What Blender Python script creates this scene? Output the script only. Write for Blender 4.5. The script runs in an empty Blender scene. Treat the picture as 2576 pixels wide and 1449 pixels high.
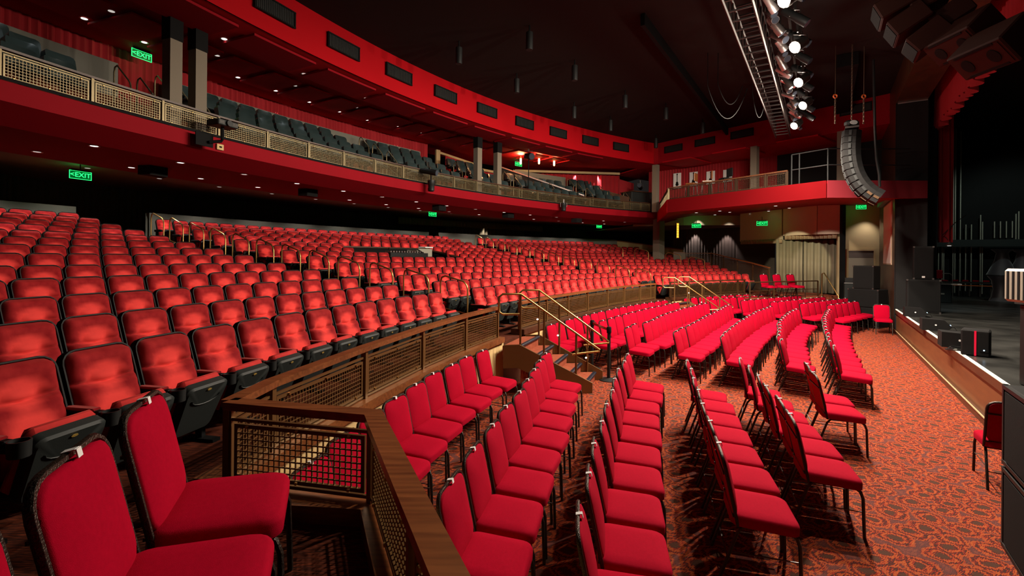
import bpy, math, random
from mathutils import Vector, Matrix
random.seed(7)
sc = bpy.context.scene
C = sc.collection
PI = math.pi

# ------------------------------------------------------------------ camera
FPX = 1170.0; HC = 2.28; ROLL = .009
cam = bpy.data.cameras.new('camera'); cam.sensor_fit = 'HORIZONTAL'; cam.sensor_width = 36
cam.lens = FPX / 2576 * 36; cam.shift_y = -76.5 / 2576; cam.clip_start = .05; cam.clip_end = 200
co = bpy.data.objects.new('camera', cam); C.objects.link(co); sc.camera = co
cr, sr = math.cos(ROLL), math.sin(ROLL)
co.matrix_world = Matrix(((cr, -sr, 0, 0), (0, 0, -1, 0), (sr, cr, 0, HC), (0, 0, 0, 1)))
# ------------------------------------------------------------------ world, exposure
w = bpy.data.worlds.new('world'); sc.world = w; w.use_nodes = True
w.node_tree.nodes['Background'].inputs[0].default_value = (1, .82, .75, 1)
w.node_tree.nodes['Background'].inputs[1].default_value = .012
sc.view_settings.view_transform = 'Standard'; sc.view_settings.look = 'None'
sc.view_settings.gamma = 1; sc.view_settings.use_curve_mapping = False
sc.view_settings.exposure = 0.0
LAMP_W = 2300.0       # power of each burning fresnel on the truss
HOUSE_W = 1.0         # scale of the small house lights

# ------------------------------------------------------------------ geometry of the hall
# every row, rail and balcony is an arc about CX, CY (a point well behind the stage)
CX, CY = 20.138, -.902
def P(R, th, z=0.0):
    a = math.radians(th); return Vector((CX + R * math.cos(a), CY + R * math.sin(a), z))
def face_yaw(th): return math.radians(th) + PI / 2      # local +y looks to the arc centre
U = Vector((.6711, 1, 0)).normalized()                    # along the stage front, away from the camera
V = Vector((U.y, -U.x, 0))                                # from the house into the stage
LIP0 = Vector((12.25, 14.83, 0))
def S(u, v, z=0.0):
    q = LIP0 + U * u + V * v; return Vector((q.x, q.y, z))
ROWZ = [1.682, 1.779, 1.884, 2.013, 2.132, 2.28, 2.413, 2.553, 2.698, 2.85, 3.002, 3.171, 3.325]
SEATH = .85

# ------------------------------------------------------------------ helpers
class MB:
    def __init__(s): s.v = []; s.f = []; s.m = []
    def add(s, vs, fs, mi=0, M=None):
        o = len(s.v)
        s.v += [tuple(M @ Vector(q)) for q in vs] if M is not None else [tuple(q) for q in vs]
        s.f += [tuple(i + o for i in f) for f in fs]; s.m += [mi] * len(fs); return s
    def box(s, c, d, rz=0, mi=0, M=None):
        x, y, z = d[0] / 2, d[1] / 2, d[2] / 2
        vs = [Vector((sx * x, sy * y, sz * z)) for sz in (-1, 1) for sy in (-1, 1) for sx in (-1, 1)]
        T = Matrix.Translation(Vector(c)) @ (rz if isinstance(rz, Matrix) else Matrix.Rotation(rz, 4, 'Z'))
        if M is not None: T = M @ T
        return s.add(vs, [(0, 2, 3, 1), (4, 5, 7, 6), (0, 1, 5, 4), (2, 6, 7, 3), (0, 4, 6, 2), (1, 3, 7, 5)], mi, T)
    def bbox(s, c, d, r=.01, rz=0, mi=0, M=None):      # chamfered box
        x, y, z = d[0] / 2, d[1] / 2, d[2] / 2; vs = []; 
        for sx in (-1, 1):
            for sy in (-1, 1):
                for sz in (-1, 1):
                    vs += [(sx * x, sy * (y - r), sz * (z - r)), (sx * (x - r), sy * y, sz * (z - r)), (sx * (x - r), sy * (y - r), sz * z)]
        def i(sx, sy, sz, k): return ((sx > 0) * 4 + (sy > 0) * 2 + (sz > 0)) * 3 + k
        f = []
        for a in (-1, 1):
            f.append((i(a, -1, -1, 0), i(a, 1, -1, 0), i(a, 1, 1, 0), i(a, -1, 1, 0)))
            f.append((i(-1, a, -1, 1), i(1, a, -1, 1), i(1, a, 1, 1), i(-1, a, 1, 1)))
            f.append((i(-1, -1, a, 2), i(1, -1, a, 2), i(1, 1, a, 2), i(-1, 1, a, 2)))
        for a in (-1, 1):
            for b in (-1, 1):
                f.append((i(-1, a, b, 1), i(1, a, b, 1), i(1, a, b, 2), i(-1, a, b, 2)))
                f.append((i(a, -1, b, 0), i(a, 1, b, 0), i(a, 1, b, 2), i(a, -1, b, 2)))
                f.append((i(a, b, -1, 0), i(a, b, 1, 0), i(a, b, 1, 1), i(a, b, -1, 1)))
                for q in (-1, 1): f.append((i(a, b, q, 0), i(a, b, q, 1), i(a, b, q, 2)))
        T = Matrix.Translation(Vector(c)) @ (rz if isinstance(rz, Matrix) else Matrix.Rotation(rz, 4, 'Z'))
        if M is not None: T = M @ T
        return s.add(vs, f, mi, T)
    def tube(s, pts, r, n=8, mi=0, cap=True, closed=False, M=None):
        pts = [Vector(p) for p in pts]; k = len(pts); vs = []; fs = []
        up = None
        for j, p in enumerate(pts):
            a = pts[(j - 1) % k] if (j or closed) else p; b = pts[(j + 1) % k] if (j < k - 1 or closed) else p
            t = (b - a).normalized()
            if up is None:
                up = Vector((0, 0, 1)) if abs(t.z) < .9 else Vector((1, 0, 0))
            sd = t.cross(up)
            if sd.length < 1e-4: sd = t.cross(Vector((0, 1, .1)))
            sd.normalize(); up = sd.cross(t).normalized()
            rr = r[j] if isinstance(r, (list, tuple)) else r
            for q in range(n):
                an = 2 * PI * (q + .5) / n; vs.append(p + (sd * math.cos(an) + up * math.sin(an)) * rr)
        for j in range(k if closed else k - 1):
            for q in range(n):
                a = j * n + q; b = j * n + (q + 1) % n; c2 = ((j + 1) % k) * n
                fs.append((a, b, c2 + (q + 1) % n, c2 + q))
        if cap and not closed: fs += [tuple(range(n))[::-1], tuple(range((k - 1) * n, k * n))]
        return s.add(vs, fs, mi, M)
    def lathe(s, prof, n=16, mi=0, M=None):
        vs = []; fs = []
        for r, z in prof:
            for q in range(n): a = 2 * PI * q / n; vs.append((r * math.cos(a), r * math.sin(a), z))
        for j in range(len(prof) - 1):
            for q in range(n):
                fs.append((j * n + q, j * n + (q + 1) % n, (j + 1) * n + (q + 1) % n, (j + 1) * n + q))
        fs += [tuple(range(n))[::-1], tuple(range((len(prof) - 1) * n, len(prof) * n))]
        return s.add(vs, fs, mi, M)
    def prism(s, poly, z0, z1, mi=0, M=None):
        n = len(poly); vs = [(p[0], p[1], z0) for p in poly] + [(p[0], p[1], z1) for p in poly]
        fs = [tuple(range(n))[::-1], tuple(range(n, 2 * n))] + [(i, (i + 1) % n, n + (i + 1) % n, n + i) for i in range(n)]
        return s.add(vs, fs, mi, M)
    def arc(s, prof, t0, t1, n, mi=0, closed=False, off=None):     # sweep a profile of (R, z) round the hall centre
        vs = []; fs = []; k = len(prof)
        for j in range(n + 1):
            th = t0 + (t1 - t0) * j / n
            for R, z in prof: vs.append(P(R + (off(th) if off else 0), th, z))
        for j in range(n):
            for q in range(k if closed else k - 1):
                a = j * k + q; b = j * k + (q + 1) % k
                fs.append((a, a + k, b + k, b))
        if closed: fs += [tuple(range(k)), tuple(range(n * k, (n + 1) * k))[::-1]]
        return s.add(vs, fs, mi)
    def mesh(s, name, mats, smooth=False):
        me = bpy.data.meshes.new(name); me.from_pydata(s.v, [], s.f)
        for m in (mats if isinstance(mats, (list, tuple)) else [mats]): me.materials.append(m)
        if any(s.m): me.polygons.foreach_set('material_index', s.m)
        me.update()
        if smooth:
            me.polygons.foreach_set('use_smooth', [True] * len(s.f))
            try: me.set_sharp_from_angle(angle=math.radians(smooth if smooth is not True else 40))
            except Exception: pass
        return me
def link(name, me, parent=None, kind=None, label=None):
    o = bpy.data.objects.new(name, me); C.objects.link(o)
    if parent is not None: o.parent = parent
    if kind: o['kind'] = kind
    if label: o['label'] = label
    return o
def part(name, mb, mat, parent=None, smooth=False, kind=None, label=None):
    return link(name, mb.mesh(name, mat, smooth), parent, kind, label)
def tag(o, label, cat, group=None, kind=None):
    o['label'] = label; o['category'] = cat
    if group: o['group'] = group
    if kind: o['kind'] = kind
    return o
def thing(name, label, cat, loc=(0, 0, 0), rz=0, group=None):
    o = bpy.data.objects.new(name, None); C.objects.link(o); o.location = loc; o.rotation_euler = (0, 0, rz)
    o.empty_display_size = .1
    return tag(o, label, cat, group)
def struct(name, mb, mat, smooth=False, label=None):
    return link(name, mb.mesh(name, mat, smooth), None, 'structure', label)
def instance(spec, label, loc, rz, group=None, M=None):
    """spec: (thing name, category, [(part name, mesh, [(sub, mesh, kind)...], kind)...])"""
    o = thing(spec[0], label, spec[1], loc, rz, group)
    if M is not None: o.matrix_world = M
    for pn, me, subs, kd in spec[2]:
        p_ = link(pn, me, o, kd)
        for sn, sm, sk in subs: link(sn, sm, p_, sk)
    return o
ORD = ['first', 'second', 'third', 'fourth', 'fifth', 'sixth', 'seventh', 'eighth', 'ninth', 'tenth', 'eleventh', 'twelfth',
       'thirteenth', 'fourteenth', 'fifteenth', 'sixteenth', 'seventeenth', 'eighteenth', 'nineteenth', 'twentieth']
def ordn(i):
    if i < 20: return ORD[i]
    t = {2: 'twenty', 3: 'thirty', 4: 'forty', 5: 'fifty'}[(i + 1) // 10]
    return {'twenty': 'twentieth', 'thirty': 'thirtieth', 'forty': 'fortieth', 'fifty': 'fiftieth'}[t] if (i + 1) % 10 == 0 else t + '-' + ORD[(i + 1) % 10 - 1]

# ------------------------------------------------------------------ materials
def mat(name, col, rough=.6, metal=0, bump=0, bscale=200, var=0, vscale=8, col2=None, sheen=0, emit=None, es=0, spec=.5, coat=0, sheentint=None):
    m = bpy.data.materials.new(name); m.use_nodes = True; nt = m.node_tree; b = nt.nodes['Principled BSDF']
    b.inputs['Base Color'].default_value = (*col, 1); b.inputs['Roughness'].default_value = rough
    b.inputs['Metallic'].default_value = metal; b.inputs['Specular IOR Level'].default_value = spec
    if coat: b.inputs['Coat Weight'].default_value = coat
    if sheen:
        b.inputs['Sheen Weight'].default_value = sheen; b.inputs['Sheen Roughness'].default_value = .4
        b.inputs['Sheen Tint'].default_value = (*(sheentint or (1, .35, .3)), 1)
    if emit: b.inputs['Emission Color'].default_value = (*emit, 1); b.inputs['Emission Strength'].default_value = es
    if var or bump:
        tc = nt.nodes.new('ShaderNodeTexCoord')
    if var:
        n = nt.nodes.new('ShaderNodeTexNoise'); n.inputs['Scale'].default_value = vscale; n.inputs['Detail'].default_value = 4
        nt.links.new(tc.outputs['Object'], n.inputs['Vector'])
        r = nt.nodes.new('ShaderNodeValToRGB'); r.color_ramp.elements[0].position = .3; r.color_ramp.elements[1].position = .7
        c2 = col2 or tuple(c * (1 - var) for c in col)
        r.color_ramp.elements[0].color = (*c2, 1); r.color_ramp.elements[1].color = (*col, 1)
        nt.links.new(n.outputs['Fac'], r.inputs['Fac']); nt.links.new(r.outputs['Color'], b.inputs['Base Color'])
    if bump:
        n = nt.nodes.new('ShaderNodeTexNoise'); n.inputs['Scale'].default_value = bscale; n.inputs['Detail'].default_value = 2
        nt.links.new(tc.outputs['Object'], n.inputs['Vector'])
        bp = nt.nodes.new('ShaderNodeBump'); bp.inputs['Strength'].default_value = bump; bp.inputs['Distance'].default_value = .01
        nt.links.new(n.outputs['Fac'], bp.inputs['Height']); nt.links.new(bp.outputs['Normal'], b.inputs['Normal'])
    return m
def wood(name, c1, c2, scale=(3, 40, 40), rough=.35, coat=.3):
    m = bpy.data.materials.new(name); m.use_nodes = True; nt = m.node_tree; b = nt.nodes['Principled BSDF']
    tc = nt.nodes.new('ShaderNodeTexCoord'); mp = nt.nodes.new('ShaderNodeMapping'); mp.inputs['Scale'].default_value = scale
    n = nt.nodes.new('ShaderNodeTexNoise'); n.inputs['Scale'].default_value = 1; n.inputs['Detail'].default_value = 6
    n2 = nt.nodes.new('ShaderNodeTexNoise'); n2.inputs['Scale'].default_value = 2.2
    r = nt.nodes.new('ShaderNodeValToRGB'); r.color_ramp.elements[0].position = .35; r.color_ramp.elements[1].position = .68
    r.color_ramp.elements[0].color = (*c2, 1); r.color_ramp.elements[1].color = (*c1, 1)
    mx = nt.nodes.new('ShaderNodeMath'); mx.operation = 'ADD'; mx.inputs[1].default_value = 0
    md = nt.nodes.new('ShaderNodeMath'); md.operation = 'MULTIPLY'; md.inputs[1].default_value = .35
    L = nt.links.new
    L(tc.outputs['Object'], mp.inputs['Vector']); L(mp.outputs['Vector'], n.inputs['Vector']); L(tc.outputs['Object'], n2.inputs['Vector'])
    L(n2.outputs['Fac'], md.inputs[0]); mb_ = nt.nodes.new('ShaderNodeMath'); mb_.operation = 'MULTIPLY_ADD'; mb_.inputs[1].default_value = .75
    L(n.outputs['Fac'], mb_.inputs[0]); L(md.outputs[0], mb_.inputs[2]); L(mb_.outputs[0], r.inputs['Fac'])
    L(r.outputs['Color'], b.inputs['Base Color']); b.inputs['Roughness'].default_value = rough; b.inputs['Coat Weight'].default_value = coat
    b.inputs['Coat Roughness'].default_value = .3
    return m
def carpet_swirl(name):
    """pit carpet: orange and red rings and streaks round brown ovals, set out in rows"""
    m = bpy.data.materials.new(name); m.use_nodes = True; nt = m.node_tree; b = nt.nodes['Principled BSDF']; L = nt.links.new
    N = nt.nodes.new
    tc = N('ShaderNodeTexCoord'); mp = N('ShaderNodeMapping'); mp.inputs['Rotation'].default_value = (0, 0, -.59)
    mp.inputs['Scale'].default_value = (4.3, 4.7, 1)
    L(tc.outputs['Object'], mp.inputs['Vector'])
    nz = N('ShaderNodeTexNoise'); nz.inputs['Scale'].default_value = 1.6; nz.inputs['Detail'].default_value = 2
    L(mp.outputs['Vector'], nz.inputs['Vector'])
    vm = N('ShaderNodeVectorMath'); vm.operation = 'SCALE'; vm.inputs['Scale'].default_value = .45
    vs_ = N('ShaderNodeVectorMath'); vs_.operation = 'SUBTRACT'; vs_.inputs[1].default_value = (.5, .5, .5)
    L(nz.outputs['Color'], vs_.inputs[0]); L(vs_.outputs[0], vm.inputs[0])
    va = N('ShaderNodeVectorMath'); va.operation = 'ADD'; L(mp.outputs['Vector'], va.inputs[0]); L(vm.outputs[0], va.inputs[1])
    vo = N('ShaderNodeTexVoronoi'); vo.voronoi_dimensions = '2D'; vo.inputs['Scale'].default_value = 1.0; vo.inputs['Randomness'].default_value = .38
    L(va.outputs[0], vo.inputs['Vector'])
    # rings
    ml = N('ShaderNodeMath'); ml.operation = 'MULTIPLY'; ml.inputs[1].default_value = 27; L(vo.outputs['Distance'], ml.inputs[0])
    st = N('ShaderNodeTexNoise'); st.inputs['Scale'].default_value = 1; st.inputs['Detail'].default_value = 3
    ms = N('ShaderNodeMapping'); ms.inputs['Scale'].default_value = (4, 26, 1); L(mp.outputs['Vector'], ms.inputs['Vector']); L(ms.outputs['Vector'], st.inputs['Vector'])
    m2 = N('ShaderNodeMath'); m2.operation = 'MULTIPLY_ADD'; m2.inputs[1].default_value = 13; L(st.outputs['Fac'], m2.inputs[0]); L(ml.outputs[0], m2.inputs[2])
    sn = N('ShaderNodeMath'); sn.operation = 'SINE'; L(m2.outputs[0], sn.inputs[0])
    r1 = N('ShaderNodeValToRGB'); e = r1.color_ramp.elements
    e[0].position = .1; e[0].color = (.05, .02, .015, 1); e[1].position = .97; e[1].color = (.38, .092, .022, 1)
    q = e.new(.45); q.color = (.27, .016, .010, 1); q = e.new(.72); q.color = (.31, .036, .014, 1)
    mr = N('ShaderNodeMapRange'); mr.inputs[1].default_value = -1; mr.inputs[2].default_value = 1; L(sn.outputs[0], mr.inputs[0]); L(mr.outputs[0], r1.inputs['Fac'])
    # brown heart of every oval
    r2 = N('ShaderNodeValToRGB'); r2.color_ramp.elements[0].position = .13; r2.color_ramp.elements[0].color = (1, 1, 1, 1)
    r2.color_ramp.elements[1].position = .2; r2.color_ramp.elements[1].color = (0, 0, 0, 1); L(vo.outputs['Distance'], r2.inputs['Fac'])
    mx = N('ShaderNodeMix'); mx.data_type = 'RGBA'; L(r2.outputs['Color'], mx.inputs['Factor']); L(r1.outputs['Color'], mx.inputs[6]); mx.inputs[7].default_value = (.075, .032, .02, 1)
    # grey purple edging far from hearts
    r3 = N('ShaderNodeValToRGB'); r3.color_ramp.elements[0].position = .52; r3.color_ramp.elements[1].position = .62; L(vo.outputs['Distance'], r3.inputs['Fac'])
    mf = N('ShaderNodeMath'); mf.operation = 'MULTIPLY'; mf.inputs[1].default_value = .75; L(r3.outputs['Color'], mf.inputs[0])
    my = N('ShaderNodeMix'); my.data_type = 'RGBA'; L(mf.outputs[0], my.inputs['Factor']); L(mx.outputs[2], my.inputs[6]); my.inputs[7].default_value = (.12, .045, .04, 1)
    L(my.outputs[2], b.inputs['Base Color']); b.inputs['Roughness'].default_value = .95; b.inputs['Specular IOR Level'].default_value = .15
    nb = N('ShaderNodeTexNoise'); nb.inputs['Scale'].default_value = 130; L(tc.outputs['Object'], nb.inputs['Vector'])
    bp = N('ShaderNodeBump'); bp.inputs['Strength'].default_value = .5; bp.inputs['Distance'].default_value = .01
    L(nb.outputs['Fac'], bp.inputs['Height']); L(bp.outputs['Normal'], b.inputs['Normal'])
    return m
def carpet_lines(name, c1, c2, c3, rot=0.0):
    m = bpy.data.materials.new(name); m.use_nodes = True; nt = m.node_tree; b = nt.nodes['Principled BSDF']; L = nt.links.new; N = nt.nodes.new
    tc = N('ShaderNodeTexCoord'); mp = N('ShaderNodeMapping'); mp.inputs['Scale'].default_value = (16, 190, 16); mp.inputs['Rotation'].default_value = (0, 0, rot)
    n = N('ShaderNodeTexNoise'); n.inputs['Scale'].default_value = 1; n.inputs['Detail'].default_value = 4
    L(tc.outputs['Object'], mp.inputs['Vector']); L(mp.outputs['Vector'], n.inputs['Vector'])
    r = N('ShaderNodeValToRGB'); e = r.color_ramp.elements; e[0].position = .38; e[0].color = (*c1, 1); e[1].position = .68; e[1].color = (*c3, 1)
    q = e.new(.52); q.color = (*c2, 1); L(n.outputs['Fac'], r.inputs['Fac']); L(r.outputs['Color'], b.inputs['Base Color'])
    b.inputs['Roughness'].default_value = .95; b.inputs['Specular IOR Level'].default_value = .1
    return m
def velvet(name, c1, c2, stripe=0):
    # rubbed nap plus painted highlight: light mid-pad, dark borders; mask stored on cushion mesh
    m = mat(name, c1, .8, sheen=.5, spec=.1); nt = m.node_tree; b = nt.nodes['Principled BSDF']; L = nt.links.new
    at = nt.nodes.new('ShaderNodeAttribute'); at.attribute_name = 'pile_highlight'
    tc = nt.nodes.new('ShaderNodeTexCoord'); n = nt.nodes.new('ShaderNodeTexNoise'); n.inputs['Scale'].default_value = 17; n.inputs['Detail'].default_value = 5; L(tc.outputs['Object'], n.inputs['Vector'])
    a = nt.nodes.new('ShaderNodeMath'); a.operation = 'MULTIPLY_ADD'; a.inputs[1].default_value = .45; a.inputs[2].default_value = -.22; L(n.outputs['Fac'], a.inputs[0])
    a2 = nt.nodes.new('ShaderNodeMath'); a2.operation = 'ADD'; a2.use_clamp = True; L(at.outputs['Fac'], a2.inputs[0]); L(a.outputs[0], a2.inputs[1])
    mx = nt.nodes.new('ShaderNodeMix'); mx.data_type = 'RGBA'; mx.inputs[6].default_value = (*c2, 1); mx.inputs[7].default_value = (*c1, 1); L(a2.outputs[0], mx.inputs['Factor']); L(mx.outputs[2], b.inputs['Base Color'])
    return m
M = {}
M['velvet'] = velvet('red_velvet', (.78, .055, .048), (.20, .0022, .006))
M['chair_cloth'] = mat('crimson_cloth', (.39, .0004, .018), .9, bump=.25, bscale=500, spec=.06, var=.12, vscale=60)
M['chair_frame'] = mat('hammered_dark_metal', (.045, .035, .028), .38, metal=.75, bump=.5, bscale=160)
M['black_plastic'] = mat('black_plastic', (.012, .013, .013), .5, spec=.3)
M['black_pan'] = mat('charcoal_plastic', (.016, .020, .019), .55, bump=.1, bscale=300, spec=.35)
M['piping'] = mat('black_piping', (.0025, .003, .003), .6, spec=.18)
M['brass_plate'] = mat('brass_number_plate', (.75, .5, .12), .35, metal=.6)
M['brass'] = mat('brass_tube', (.52, .32, .11), .33, metal=.9)
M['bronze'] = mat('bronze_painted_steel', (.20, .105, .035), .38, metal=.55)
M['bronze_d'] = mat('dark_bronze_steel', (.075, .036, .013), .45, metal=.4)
M['gallery_brown'] = mat('dark_brown_metal', (.022, .012, .006), .6, spec=.2)
M['pale_brass'] = mat('pale_brass_mesh', (.20, .155, .08), .42, metal=.6)
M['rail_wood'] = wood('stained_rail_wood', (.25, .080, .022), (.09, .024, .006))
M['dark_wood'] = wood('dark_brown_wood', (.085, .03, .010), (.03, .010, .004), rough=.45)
M['stage_wood'] = wood('stage_face_wood', (.17, .058, .016), (.11, .034, .010), scale=(2, 2, 14), rough=.5)
M['cream'] = mat('cream_paint', (.66, .46, .20), .7, var=.1, vscale=3)
M['pit_carpet'] = carpet_swirl('swirl_carpet')
M['tier_carpet'] = carpet_lines('brown_striped_carpet', (.035, .012, .008), (.09, .020, .009), (.20, .042, .016), .3)
M['step_carpet'] = carpet_lines('red_ribbed_carpet', (.17, .035, .018), (.30, .07, .035), (.40, .12, .06))
M['nosing'] = mat('blue_black_nosing', (.012, .016, .028), .35)
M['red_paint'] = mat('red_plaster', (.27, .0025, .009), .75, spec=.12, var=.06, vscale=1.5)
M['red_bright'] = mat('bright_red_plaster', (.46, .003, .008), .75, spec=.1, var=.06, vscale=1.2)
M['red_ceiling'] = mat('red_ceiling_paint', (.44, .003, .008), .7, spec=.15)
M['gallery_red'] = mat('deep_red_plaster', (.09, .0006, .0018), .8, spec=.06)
M['dark_ceiling'] = mat('black_ceiling', (.014, .009, .008), .85, spec=.2)
M['brown_ceiling'] = mat('brown_ceiling_paint', (.16, .095, .06), .8)
M['dark_curtain'] = mat('dark_brown_curtain', (.085, .060, .050), .9)
M['red_curtain'] = mat('red_drape', (.33, .004, .010), .85, sheen=.3)
M['gold_curtain'] = mat('olive_gold_curtain', (.24, .19, .12), .8, sheen=.2, sheentint=(1, .9, .6))
M['valance'] = mat('dull_gold_valance', (.3, .2, .11), .8)
M['beige'] = mat('beige_wall', (.50, .38, .26), .8, bump=.3, bscale=120)
M['tan'] = mat('tan_wall', (.42, .30, .15), .75)
M['grey_ledge'] = mat('grey_ledge', (.15, .145, .115), .7, bump=.2, bscale=60)
M['column'] = mat('taupe_column', (.20, .165, .12), .8, bump=.3, bscale=150)
M['black_matt'] = mat('matt_black', (.006, .006, .006), .8, spec=.15)
M['black_cloth'] = mat('black_drape', (.006, .006, .006), .9)
M['grey_pillar'] = mat('charcoal_pillar', (.012, .0115, .0115), .85, spec=.15)
M['stage_floor'] = mat('scuffed_black_stage', (.050, .049, .045), .30, var=.8, vscale=1.6, bump=.15, bscale=14)
M['edge_strip'] = mat('white_edge_strip', (.8, .78, .65), .4, emit=(1, .95, .75), es=.55)
M['steel'] = mat('bare_steel', (.55, .52, .5), .35, metal=.9)
M['dark_steel'] = mat('dark_steel', (.09, .08, .075), .4, metal=.8)
M['chrome'] = mat('chrome', (.75, .75, .75), .2, metal=1)
M['speaker'] = mat('black_speaker_paint', (.0065, .006, .006), .75, bump=.3, bscale=250, spec=.2)
M['grille'] = mat('speaker_grille', (.007, .007, .007), .85, spec=.15, bump=.6, bscale=500)
M['brown_box'] = mat('red_brown_cabinet', (.028, .007, .004), .7, spec=.2)
M['dark_seat'] = mat('dark_teal_vinyl', (.020, .036, .036), .34, spec=.7)
M['white'] = mat('white_card', (.8, .8, .78), .6)
M['white_l'] = mat('white_label', (.85, .85, .85), .5)
M['exit'] = mat('exit_green', (0, .3, .05), .5, emit=(.02, 1, .18), es=2.2)
M['exit_plate'] = mat('exit_plate', (.0, .05, .012), .4, emit=(0, .35, .06), es=.3)
M['lens_on'] = mat('burning_lens', (1, 1, 1), .5, emit=(1, .88, .68), es=70)
M['lens_off'] = mat('dark_lens', (.05, .06, .08), .1)
M['down_on'] = mat('downlight_glow', (1, 1, 1), .5, emit=(1, .93, .85), es=2.2)
M['down_dim'] = mat('dim_downlight_glow', (1, 1, 1), .5, emit=(1, .93, .85), es=.55)
M['pendant'] = mat('filament_glow', (1, .6, .2), .5, emit=(1, .55, .16), es=14)
M['amber'] = mat('amber_neon', (1, .5, .05), .5, emit=(1, .5, .04), es=3)
M['blue_led'] = mat('blue_led', (.1, .3, 1), .5, emit=(.5, .75, 1), es=6)
M['red_led'] = mat('red_led', (1, .1, .05), .5, emit=(1, .1, .05), es=4)
M['red_tape'] = mat('red_stripe', (.5, .003, .02), .5, emit=(1, 0, .06), es=.35)
M['spandex'] = mat('grey_spandex', (.045, .038, .045), .5, sheen=.3, sheentint=(1, 1, 1))
M['putty'] = mat('putty_plastic', (.36, .34, .27), .5)
M['poster_pink'] = mat('pale_poster', (.8, .68, .62), .6)
M['vent'] = mat('vent_grille', (.010, .007, .006), .6)
M['belt'] = mat('red_belt', (.45, .005, .01), .6)
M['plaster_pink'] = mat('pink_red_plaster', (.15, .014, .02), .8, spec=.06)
M['chain'] = mat('chain_steel', (.35, .28, .2), .4, metal=.8)
M['orange'] = mat('orange_paint', (.6, .12, .02), .5)

# ------------------------------------------------------------------ lights of the house truss
T0 = Vector((3.5, 7.8, 0))                                # bottom left chord of the truss
def TR(u, v, z): q = T0 + U * u + V * v; return Vector((q.x, q.y, z))
LIT = [Vector((4.30, 7.25, 6.38)), Vector((5.32, 8.65, 6.30)), Vector((6.44, 10.36, 6.30)), Vector((7.50, 11.90, 6.30)), Vector((8.37, 13.70, 6.30)), Vector((3.15, 5.2, 6.35))]
for i, p in enumerate(LIT):
    l = bpy.data.lights.new('fresnel_beam', 'SPOT'); l.energy = LAMP_W * (.2 if i == 5 else (.8 if i == 0 else .38 if i == 4 else 1)); l.spot_size = math.radians(178); l.spot_blend = .5
    l.shadow_soft_size = .07; l.color = (1, .86, .70)
    o = bpy.data.objects.new('fresnel_beam', l); C.objects.link(o)
    aim = (-V * .44 + U * .08 + Vector((0, 0, -.9))).normalized()
    o.location = p + aim * .16
    o.rotation_euler = aim.to_track_quat('-Z', 'Y').to_euler()
    l = bpy.data.lights.new('lantern_spill', 'POINT'); l.energy = LAMP_W * .019; l.shadow_soft_size = .1; l.color = (1, .84, .7)
    o = bpy.data.objects.new('lantern_spill', l); C.objects.link(o); o.location = p + Vector((-.1, .1, -.32))

# ================================================================== STRUCTURE
# ---- pit floor
b = MB(); b.prism([(-6, -6), (30, -6), (30, 34), (-6, 34)], -.05, 0); struct('floor', b, M['pit_carpet'])
# ---- tiered auditorium floor, one stepped ring after another
TH0, TH1 = 176.5, 110.0
END = [116.11, 115.03, 114.06, 113.14, 112.3, 111.5, 110.9, 110.6, 112.2, 113.3, 112.8, 114.5, 116.5]
FL = [z - SEATH for z in ROWZ]
def RW(i): return 23.18 + .9 * i
def GROW(th):                                             # the tier front swings out a little beyond the near stairs
    return 0 if th > 150 else .33 * min(1, (150 - th) / 18) ** 1.5
for i in range(13):
    r0 = 22.48 if i == 0 else RW(i) - .62
    r1 = RW(i) + .30
    b = MB(); t1 = END[i] - 1.6
    b.arc([(r0, 0 if i == 0 else FL[i - 1] - .02), (r0, FL[i]), (r1, FL[i]), (r1, FL[i] - .1)], TH0, t1, 90)
    struct('floor', b, M['tier_carpet'])
b = MB(); b.arc([(34.25, FL[12]), (37.2, FL[12] + .02)], TH0, 104, 60); struct('floor', b, M['tier_carpet'])
b = MB()
for a0, a1, n in ((TH0, 110.0, 110),): b.arc([(22.14, .3), (22.14, FL[0] - .002), (22.50, FL[0] - .002)], a0, a1, n, off=lambda th: min(.33, GROW(th)))
struct('floor', b, M['tier_carpet'])
# tier slab under the photographer, inside the angled rail
b = MB(); b.prism([(-1.67, 2.72), (-.80, 2.55), (.42, -.1), (1.1, -1.6), (-9, -1.6), (-9, 2.2)], .70, .829); struct('floor', b, M['tier_carpet'])
# cream face of the tier
AIS1 = (157.0, 154.05); AIS2 = (133.0, 130.6)
b = MB()
for a0, a1, n in ((170.45, 156.4, 24), (153.95, 133.1, 36), (130.4, 118.0, 24)):
    b.arc([(22.12, 0), (22.12, .85)], a0, a1, n, off=GROW)
A_ = P(21.93, 170.45); 
def wallseg(b, p, q, z0, z1, t=.04, mi=0):
    p = Vector((p[0], p[1], 0)); q = Vector((q[0], q[1], 0)); d = q - p
    b.box(((p + q) / 2 + Vector((0, 0, (z0 + z1) / 2))), (d.length, t, z1 - z0), math.atan2(d.y, d.x), mi)
wallseg(b, (-1.66, 2.76), (-.77, 2.56), 0, .82); wallseg(b, (-.77, 2.56), (.45, -.1), 0, .82); wallseg(b, (.45, -.1), (1.1, -1.6), 0, .82)
struct('wall_tier', b, M['cream'])
# landing recesses in the tier face behind the stairs
for a0, a1 in ((156.75, 153.95), (133.1, 130.4)):
    b = MB(); b.arc([(22.125, 0), (22.125, .8)], a0, a1, 4, off=GROW); struct('wall_tier', b, M['dark_wood'])

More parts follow.
